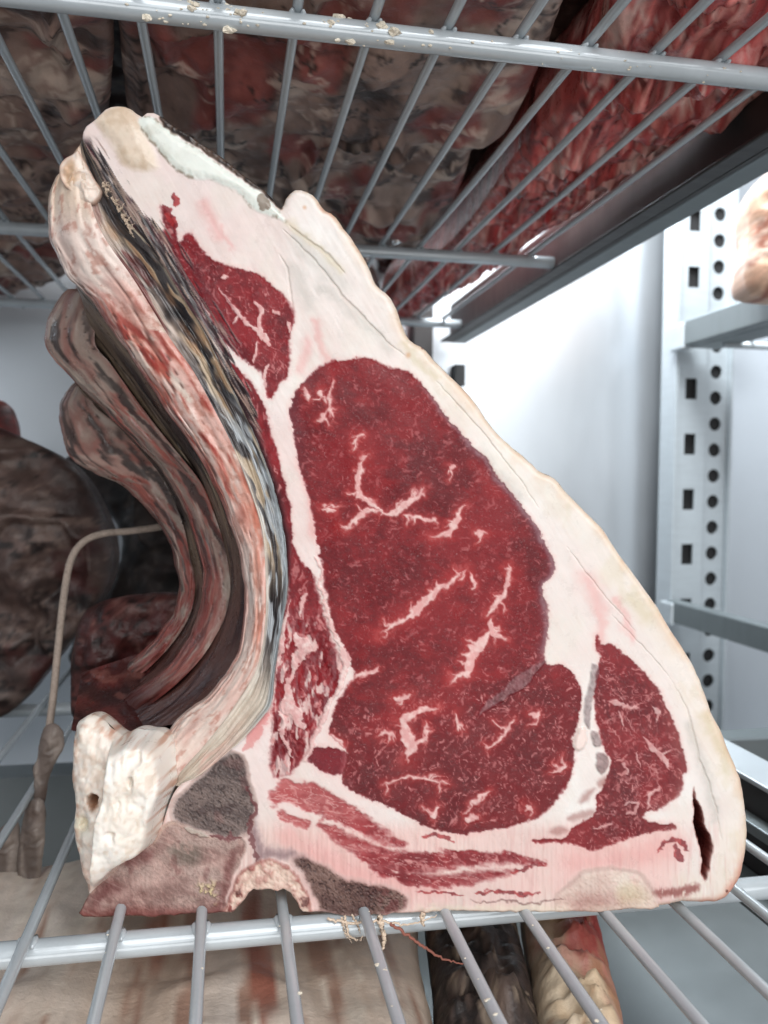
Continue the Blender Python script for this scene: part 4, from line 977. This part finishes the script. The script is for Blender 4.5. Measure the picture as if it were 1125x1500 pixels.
TIP = [(87, 246), (94, 234), (108, 226), (116, 220), (124, 234), (136, 258), (150, 280), (140, 298), (122, 298), (104, 284), (90, 264)]
fr, tp = px_frame(115, 262, D0 + 0.004)
def tip_col(X, Y, S, rel):
    px = 115 + X / KPX; py = 262 - Y / KPX; f = fb(px / 9, py / 16, 146, 3)
    c = lerpc((226, 204, 188), (238, 222, 210), ss(-0.3, 0.4, f)); c = over(c, 0.5 * ss(15, 3, np.hypot(px - 106, (py - 256) * 0.55) + 5 * f), (196, 146, 100))
    return over(c, 0.6 * ss(-0.0012, 0, S), (170, 130, 110))
pillow('rib_tip', tp(TIP), fr, M_FAT, roast, 0.0022, 0.012, 0.005, 0.0005, tip_col, 0.0022, 0.005, 147)

# white kidney-fat lump in front of the spine
LUMP = [(112, 1064), (122, 1052), (136, 1046), (153, 1055), (178, 1076), (190, 1072), (203, 1067), (220, 1070), (235, 1071), (253, 1085), (258, 1110), (261, 1138), (254, 1158), (246, 1182), (241, 1208), (226, 1234), (196, 1250), (166, 1279), (146, 1300), (132, 1318), (127, 1290), (118, 1249), (111, 1213), (113, 1178), (107, 1142), (110, 1100)]
fr, tp = px_frame(180, 1180, D0 + 0.004)
def lump_rel(X, Y, S):
    px = 180 + X / KPX; py = 1180 - Y / KPX
    plane = 0.013 * ss(-7, 5, px - (183 - (py - 1070) * 0.16) - 6 * fb(py / 40, px * 0 + 3.1, 145, 2)) * ss(1330, 1240, py) * ss(0, -0.003, S)
    n = fb(px / 16, py / 26, 140, 4); pit = 0
    for (a, b, r, dp) in ((145, 1164, 11, .008), (216, 1120, 7, .004), (156, 1222, 6, .006), (198, 1150, 7, .002), (152, 1250, 6, .004), (222, 1090, 10, .002), (130, 1200, 10, .003), (188, 1195, 8, .002)):
        pit = pit - dp * ss(r, r * 0.2, np.hypot(px - a, (py - b) * 0.8) + 4 * fb(px / 7, py / 7, 141, 2))
    return plane + 0.0018 * n + 0.00025 * fb(px / 6, py / 6, 142, 3) + pit
def lump_col(X, Y, S, rel):
    px = 180 + X / KPX; py = 1180 - Y / KPX
    n = fb(px / 30, py / 30, 143, 3); f = fb(px / 7, py / 7, 144, 3)
    c = lerpc((246, 236, 224), (252, 246, 238), ss(-0.3, 0.4, n)); c = over(c, 0.5 * ss(0.1, 0.5, f), (226, 204, 184))
    c = over(c, 0.4 * ss(4, -8, px - (183 - (py - 1070) * 0.16)) * ss(-0.6, 0.3, n + f), (216, 190, 172))  # shade on the lump's left side painted in as tan
    c = over(c, 0.5 * ss(1230, 1300, py), (224, 190, 176))
    for (a, b, r) in ((145, 1166, 13), (156, 1222, 6), (152, 1250, 5)):
        c = over(c, 0.9 * ss(r, r * 0.3, np.hypot(px - a, (py - b) * 0.8) + 4 * f), (140, 96, 70))
    c = over(c, 0.6 * ss(-0.004, -0.0005, S) * ss(-0.1, 0.4, f), (196, 140, 116))
    return over(c, 0.35 * ss(22, 4, np.hypot(px - 126, py - 1200)), (206, 196, 150))
pillow('fat_lump', tp(LUMP), fr, M_FAT, roast, 0.008, 0.022, 0.012, 0.00055, lump_col, relf=lump_rel)

# ------------------------------------------------------------------ the other cuts in the cabinet
def flat_poly(pts, z, ox, oy):
    out = []
    for x, y in pts:
        p = on_z(x, y, z); out.append((p[0] - ox, p[1] - oy))
    return out
def crust_col(stops, dark, pale, sx, sy, seed, blood=None, bl=0.2, grain=0.34, lines=0.8):
    def fn(X, Y, S, rel):
        a = fb(X / sx, Y / sy, 200 + seed, 5, 0.6); b = fb(X / sx * 2.4, Y / sy * 2.0, 210 + seed, 5, 0.6); d = fb(X / sx * 6, Y / sy * 6, 220 + seed, 4, 0.6)
        c = lerpc(stops[0], stops[1], ss(-0.45, 0.1, a)); c = over(c, ss(0.0, 0.5, a), stops[2])
        c = over(c, 0.85 * ss(0.08, 0.34, b), dark)
        if blood is not None: c = over(c, 0.75 * ss(bl, bl + 0.25, fb(X / sx * 1.3, Y / sy * 1.1, 230 + seed, 4)), blood)
        c = over(c, 0.8 * ss(0.22, 0.42, fb(X / sx * 2.0, Y / sy * 2.6, 240 + seed, 5, 0.6)), pale)
        sm = np.abs(fb(X / sx * 0.9 + 0.5 * b, Y / sy * 0.9 + 0.5 * a, 250 + seed, 4))
        c = over(c, 0.75 * ss(0.05, 0.0, sm), pale)
        c = over(c, lines * ss(0.035, 0.0, np.abs(fb(X / sx * 1.4 - b * .6, Y / sy * 1.2, 255 + seed, 4))), np.asarray(dark) * 0.55)
        return c * (1 + grain * d[..., None])
    return fn
def laid(name, label, pts, z, down, colf, group=None, front=0.012, back=0.07, width=0.035, relief=0.012, rscale=0.035, seed=0, step=0.0018, mat=None):
    c = np.mean([on_z(x, y, z) for x, y in pts], axis=0)
    fr = ((c[0], c[1], z), (1, 0, 0), (0, 1, 0), (0, 0, -1 if down else 1))
    o = pillow(name, flat_poly(pts, z, c[0], c[1]), fr, mat or M_CUT, None, front, back, width, step, colf, relief, rscale, seed)
    tag(o, label, 'meat', group)
    return o
M_CUT = flesh_mat('aged_cut', 0.5, 0.6, 420, 0.0, 0.4)
M_WETCUT = flesh_mat('wet_cut', 0.32, 0.5, 420, 0.0, 0.5, 0.1)
zt = ZU + 0.020
brown = crust_col([(130, 106, 98), (162, 138, 128), (192, 168, 156)], (76, 64, 62), (222, 202, 188), 0.050, 0.060, 0, (146, 70, 66), 0.16, 0.16)
brown2 = crust_col([(146, 116, 106), (172, 144, 132), (192, 168, 154)], (88, 70, 66), (220, 198, 182), 0.050, 0.046, 5, (146, 76, 72), 0.14, 0.16)
darkc = crust_col([(58, 43, 40), (76, 58, 53), (92, 74, 68)], (34, 25, 24), (112, 94, 86), 0.05, 0.04, 14, (66, 28, 26), 0.1)
redc = crust_col([(196, 80, 78), (216, 124, 118), (232, 170, 160)], (146, 50, 50), (238, 204, 194), 0.012, 0.085, 9, (166, 50, 50), 0.12)
laid('aged_cut', 'dark aged cut on the overhead shelf at the upper left corner', [(-200, -120), (130, -140), (160, -20), (166, 80), (156, 190), (140, 300), (96, 400), (-20, 425), (-260, 400), (-300, 100)], zt, True, brown2, 'cuts lying on the overhead shelf', seed=301)
laid('aged_cut', 'broad grey brown crusted cut in the middle of the overhead shelf', [(190, -140), (560, -160), (830, -120), (806, 50), (775, 125), (742, 185), (697, 206), (680, 255), (648, 318), (600, 350), (480, 356), (330, 340), (228, 320), (196, 200), (176, 60)], zt, True, brown, 'cuts lying on the overhead shelf', seed=302)
laid('raw_cut', 'bright red raw cut beside the dark rail on the overhead shelf', [(980, -120), (1330, -40), (1230, 66), (1080, 156), (935, 246), (795, 338), (670, 420), (575, 462), (560, 445), (668, 345), (762, 215), (860, 110)], zt, True, redc, 'cuts lying on the overhead shelf', seed=303, mat=M_WETCUT, relief=0.014, rscale=0.022)
laid('aged_cut', 'black filler cut added above the others to darken the gap over the roast tip', [(40, -200), (300, -200), (330, 0), (320, 200), (300, 330), (120, 330), (40, 200), (20, 0)], zt + 0.075, True, darkc, 'cuts lying on the overhead shelf', seed=305, step=0.004)  # added dark body that blocks the bright rear view through the gap
laid('aged_cut', 'black filler cut added to keep the gap beside the red cut dark', [(640, -100), (980, -120), (960, 60), (860, 160), (760, 260), (640, 350), (560, 400), (560, 330), (640, 200)], zt + 0.06, True, darkc, 'cuts lying on the overhead shelf', seed=306, step=0.004)  # added dark body standing in for the shade in this gap
# farther back on the upper shelf, only glimpsed between the wires
laid('aged_cut', 'dark cut farther back on the overhead shelf above the far bar', [(-300, 440), (60, 440), (300, 430), (470, 400), (560, 470), (430, 500), (200, 505), (-250, 500)], zt + 0.004, True, brown, 'cuts lying on the overhead shelf', seed=304, step=0.004)

# behind the roast on the left
def stood(name, label, pts, d, mat, colf, front, back, width, relief, rscale, seed, step=0.0018, group=None, cat='meat'):
    cx = np.mean([p[0] for p in pts]); cy = np.mean([p[1] for p in pts])
    fr, tp = px_frame(cx, cy, d)
    o = pillow(name, tp(pts), fr, mat, None, front, back, width, step, colf, relief, rscale, seed)
    tag(o, label, cat, group); return o
stood('aged_cut', 'very dark aged cut standing behind the ribs at the left', [(-180, 640), (-60, 610), (30, 640), (86, 668), (128, 706), (150, 752), (164, 800), (160, 852), (134, 900), (96, 950), (56, 1000), (10, 1046), (-60, 1060), (-200, 1050)], 0.56, M_CUT, darkc, 0.022, 0.07, 0.05, 0.020, 0.035, 311, 0.0022)
stood('raw_cut', 'small dark red lobe at the left edge above the dark cut', [(-60, 590), (-20, 580), (8, 590), (22, 615), (24, 640), (6, 655), (-60, 660)], 0.60, M_CUT, crust_col([(100, 36, 34), (124, 52, 48), (140, 70, 62)], (60, 24, 24), (150, 110, 98), 0.03, 0.03, 15), 0.02, 0.03, 0.03, 0.004, 0.03, 312, 0.003)
stood('raw_cut', 'dark red chunk in the hollow behind the curved ribs', [(118, 912), (140, 886), (190, 872), (250, 868), (292, 880), (310, 930), (300, 1000), (260, 1050), (190, 1078), (120, 1070), (104, 1000)], 0.455, M_CUT, crust_col([(56, 26, 24), (72, 34, 31), (86, 46, 42)], (32, 16, 16), (110, 76, 70), 0.02, 0.025, 16, (70, 22, 22), 0.1), 0.018, 0.05, 0.022, 0.010, 0.016, 313)

stood('aged_cut', 'almost black filler cut added for the shaded wall behind the rib hollow', [(80, 700), (130, 650), (220, 640), (320, 660), (360, 800), (350, 960), (280, 1000), (160, 1000), (100, 960), (150, 880), (180, 800), (150, 740)], 0.72, M_CUT, crust_col([(46, 38, 36), (58, 48, 46), (70, 60, 57)], (28, 23, 22), (84, 74, 70), 0.04, 0.05, 18), 0.02, 0.06, 0.04, 0.010, 0.03, 314, 0.003)  # added dark body in place of the grey wall lying in shade
# twine: pale cord looping down to a knot with frayed ends
def M_simple(name, c, rough=0.6, scale=200):
    return aged_mat(name, [np.array(c) * 0.8, c, np.minimum(np.array(c) * 1.1, 255)], scale=scale, rough=rough, bump=0.4)
M_CORD = M_simple('pale_cord', (160, 144, 132))
kn = at(62, 1120, 0.44)
cord = empty('twine', tuple(kn), 'pale butcher twine looping down from the dark cut to a frayed knot', 'twine')
def px_tube(pts, d0, d1, r, n=60):
    P = resample(catmull(pts, 8, False), n); return at(P[:, 0], P[:, 1], np.linspace(d0, d1, n))
mb = MB(); pp = px_tube([(236, 772), (190, 778), (150, 782), (122, 794), (104, 820), (94, 870), (86, 940), (78, 1020), (70, 1080), (64, 1120)], 0.47, 0.44, 0, 90)
mb.tube(pp, 0.0020, 10); mb.obj('loop', M_CORD, cord, True)
def flap_col(X, Y, S, rel):
    f = fb(X / 0.004, Y / 0.03, 260, 4); g = fb(X / 0.012, Y / 0.02, 261, 3)
    c = lerpc((112, 99, 92), (156, 143, 134), ss(-0.3, 0.4, f)); return over(c, 0.6 * ss(0.0, 0.4, g), (96, 80, 73))
for nm, pts, dd in (('knot', [(54, 1112), (58, 1086), (66, 1064), (80, 1060), (92, 1072), (94, 1092), (84, 1112), (72, 1140), (64, 1180), (50, 1182), (50, 1140), (48, 1126)], 0.425), ('frayed_end', [(42, 1176), (64, 1174), (66, 1220), (62, 1262), (56, 1300), (46, 1296), (36, 1302), (26, 1280), (28, 1230)], 0.418),
                    ('frayed_end', [(24, 1200), (30, 1240), (22, 1290), (2, 1302), (-26, 1300), (-30, 1250), (0, 1214)], 0.422)):
    cx = np.mean([p[0] for p in pts]); cy = np.mean([p[1] for p in pts]); fr, tp = px_frame(cx, cy, dd)
    pillow(nm, tp(pts), fr, M_CUT, cord, 0.003, 0.003, 0.006, 0.0008, flap_col, 0.0018, 0.006, 262)

# below the lower shelf
zb = -0.055
beige = crust_col([(202, 180, 162), (222, 204, 188), (232, 218, 206)], (168, 130, 112), (240, 228, 212), 0.026, 0.22, 21, (150, 74, 56), 0.36, 0.08, 0.0)
laid('fat_covered_cut', 'broad beige fat-covered cut lying below the shelf', [(-220, 1330), (60, 1290), (300, 1270), (560, 1270), (606, 1330), (616, 1420), (640, 1600), (500, 1800), (100, 1900), (-300, 1800), (-400, 1500)], zb, False, beige, 'cuts below the shelf', seed=321, front=0.02, relief=0.006, rscale=0.07, step=0.0025)
laid('aged_cut', 'narrow black crusted cut below the shelf between beige and cream cuts', [(628, 1280), (735, 1280), (752, 1340), (776, 1440), (820, 1700), (700, 1760), (650, 1600), (632, 1420)], zb, False, crust_col([(58, 48, 46), (86, 72, 66), (120, 100, 88)], (30, 26, 26), (176, 156, 136), 0.014, 0.05, 22), 'cuts below the shelf', seed=322, front=0.02, relief=0.012, rscale=0.016)
def cream_red(X, Y, S, rel):
    f = fb(X / 0.012, Y / 0.02, 251, 5, 0.6); g = fb(X / 0.006, Y / 0.012, 252, 4)
    c = lerpc((226, 200, 168), (238, 220, 194), ss(-0.3, 0.4, f)); m = ss(-0.010, 0.016, X + 0.02 * f + 0.22 * Y * 0)
    c = over(c, 0.9 * m, lerpc((172, 58, 54), (206, 128, 116), ss(0.0, 0.4, g)))
    return over(c, 0.6 * ss(0.25, 0.45, g), (168, 118, 84))
laid('raw_cut', 'cream fat and red lean cut below the shelf, right of the black one', [(765, 1285), (840, 1285), (870, 1340), (894, 1430), (950, 1700), (850, 1760), (800, 1600), (776, 1420)], zb, False, cream_red, 'cuts below the shelf', seed=323, front=0.022, relief=0.010, rscale=0.014)

# tan cuts in the right bay
tan = crust_col([(206, 160, 132), (220, 182, 156), (228, 196, 172)], (166, 104, 84), (238, 218, 200), 0.04, 0.04, 31)
stood('tan_cut', 'tan fatty cut on the upper rail at the right edge', [(1096, 300), (1108, 268), (1140, 250), (1240, 250), (1260, 400), (1200, 436), (1130, 438), (1098, 428), (1090, 400), (1096, 350)], 0.78, M_CUT, tan, 0.03, 0.08, 0.04, 0.006, 0.04, 331, 0.002)
stood('tan_cut', 'small tan cut in the lower right corner beyond the rail', [(1092, 1300), (1104, 1285), (1140, 1282), (1200, 1290), (1190, 1350), (1130, 1345), (1100, 1325)], 0.50, M_CUT, tan, 0.02, 0.05, 0.02, 0.004, 0.03, 332, 0.002)

# steel pan under the cuts
pan = empty('steel_pan', (0.3, 0.6, -0.19), 'dull grey steel pan standing below the lower shelf', 'pan')
M_PAN = metal_mat('dull_pan', srgb((128, 134, 136)), 0.45, 0.5, (1, 1, 1), 10, 0.1, 0.03)
MB().box(-0.4, 0.5, 0.15, 0.66, -0.195, -0.19).obj('pan_floor', M_PAN, pan)
MB().box(-0.4, 0.5, 0.66, 0.664, -0.195, -0.065).obj('pan_side', M_PAN, pan)
MB().box(-0.4, 0.5, 0.6645, 0.69, -0.068, -0.065).obj('pan_rim', M_RAIL, pan)
MB().box(0.5, 0.504, 0.15, 0.664, -0.195, -0.065).obj('pan_side', M_PAN, pan)

# ------------------------------------------------------------------ small debris
M_CRUMB = M_simple('fat_crumb', (232, 222, 204), 0.55, 300)
def chip(mb, c, r):
    n = 7; v = []; 
    for i in range(5):
        ph = math.pi * i / 4
        for k in range(n):
            a = 2 * math.pi * k / n; rr = r * (0.6 + 0.7 * random.random())
            v.append((c[0] + rr * 1.5 * math.sin(ph) * math.cos(a), c[1] + rr * math.sin(ph) * math.sin(a), c[2] + rr * 0.8 * math.cos(ph)))
    f = [(i * n + k, i * n + (k + 1) % n, (i + 1) * n + (k + 1) % n, (i + 1) * n + k) for i in range(4) for k in range(n)]
    mb.add(v, f)
mb = MB()
for k in range(120):
    x = random.choice([random.gauss(300, 50), random.gauss(545, 40), random.uniform(220, 1100)])
    p = on_y(x, 3 + (x - 240) * 0.096, 0.328)
    a = random.uniform(0.4, 2.9) if x > 600 else random.uniform(0, 2 * math.pi)
    chip(mb, (p[0], 0.328 - 0.0044 * abs(math.sin(a)) - 0.0002, ZU - WR - BR + 0.0044 * math.cos(a)), (random.uniform(0.0005, 0.0021) if (random.random() < 0.3 and x < 650) else random.uniform(0.0002, 0.0006)))
tag(mb.obj('fat_crumbs', M_CRUMB, None, False), 'white crumbs of fat sticking to the overhead front bar', 'crumbs', kind='stuff')
mb = MB()
for k in range(70):
    i = random.choice([-3, -2, -1, 0, 1, 2, 3, 4, 5]); y = random.uniform(0.2, 0.31)
    chip(mb, (-0.0384 + 0.03 * i + random.uniform(-WR, WR), y, WR * 0.8), random.uniform(0.0002, 0.0006))
tag(mb.obj('fat_crumbs', M_CRUMB, None, False), 'tiny crumbs of fat scattered on the lower shelf wires', 'crumbs', kind='stuff')
def shred(name, label, pts, d, r, col_):
    P = resample(catmull(pts, 6, False), 40)
    mb = MB(); mb.tube(at(P[:, 0], P[:, 1], np.broadcast_to(d, 40)) + 0.0006 * rng.normal(size=(40, 3)) * 0.4, np.interp(np.arange(40), [0, 20, 39], [r, r * 0.9, r * 0.35]), 6)
    o = mb.obj(name, col_, roast, True)
    return o
M_SHRED = M_simple('dried_fibre', (222, 200, 178), 0.6, 400); M_SHRED2 = M_simple('red_fibre', (150, 92, 78), 0.6, 400)
for pts, r, m in (([(504, 1342), (508, 1360), (514, 1372), (524, 1378), (531, 1372)], 0.0005, M_SHRED), ([(516, 1342), (522, 1352), (528, 1366)], 0.0004, M_SHRED), ([(556, 1342), (560, 1362), (562, 1384), (558, 1394)], 0.0011, M_SHRED), ([(570, 1352), (592, 1366), (622, 1388), (650, 1404), (684, 1414)], 0.0006, M_SHRED2), ([(480, 1346), (510, 1352), (560, 1350), (600, 1354), (640, 1342)], 0.0005, M_SHRED), ([(620, 1338), (618, 1350), (621, 1356)], 0.0009, M_SHRED), ([(500, 1344), (506, 1366), (516, 1380)], 0.0003, M_SHRED)):
    shred('loose_fibre', '', pts, D0 - 0.002, r, m)
for k in range(26):
    t = random.random(); x = 150 + 48 * t; y = 266 + 80 * t
    a = random.uniform(-1.5, 1.5); l = random.uniform(5, 13)
    shred('loose_fibre', '', [(x, y), (x + l * 0.4 * math.cos(a) - 2, y + l * 0.5), (x + l * math.cos(a), y + l * math.sin(a) + 4)], D0 - 0.0012, 0.00014, M_SHRED)
# shiny clip on the far bar of the upper shelf
mb = MB(); p0 = on_y(588, 350, 0.625); 
mb.tube([(p0[0] - 0.008, 0.622, ZU - 0.001), (p0[0] - 0.001, 0.622, ZU + 0.0015), (p0[0] + 0.003, 0.622, ZU + 0.010), (p0[0] + 0.006, 0.622, ZU + 0.016)], [0.003, 0.0028, 0.0026, 0.0024], 10)
tag(mb.obj('metal_clip', metal_mat('bright_clip', (0.9, 0.9, 0.9), 0.2, 0.8), None, True), 'small shiny clip on the far bar of the overhead shelf', 'clip')
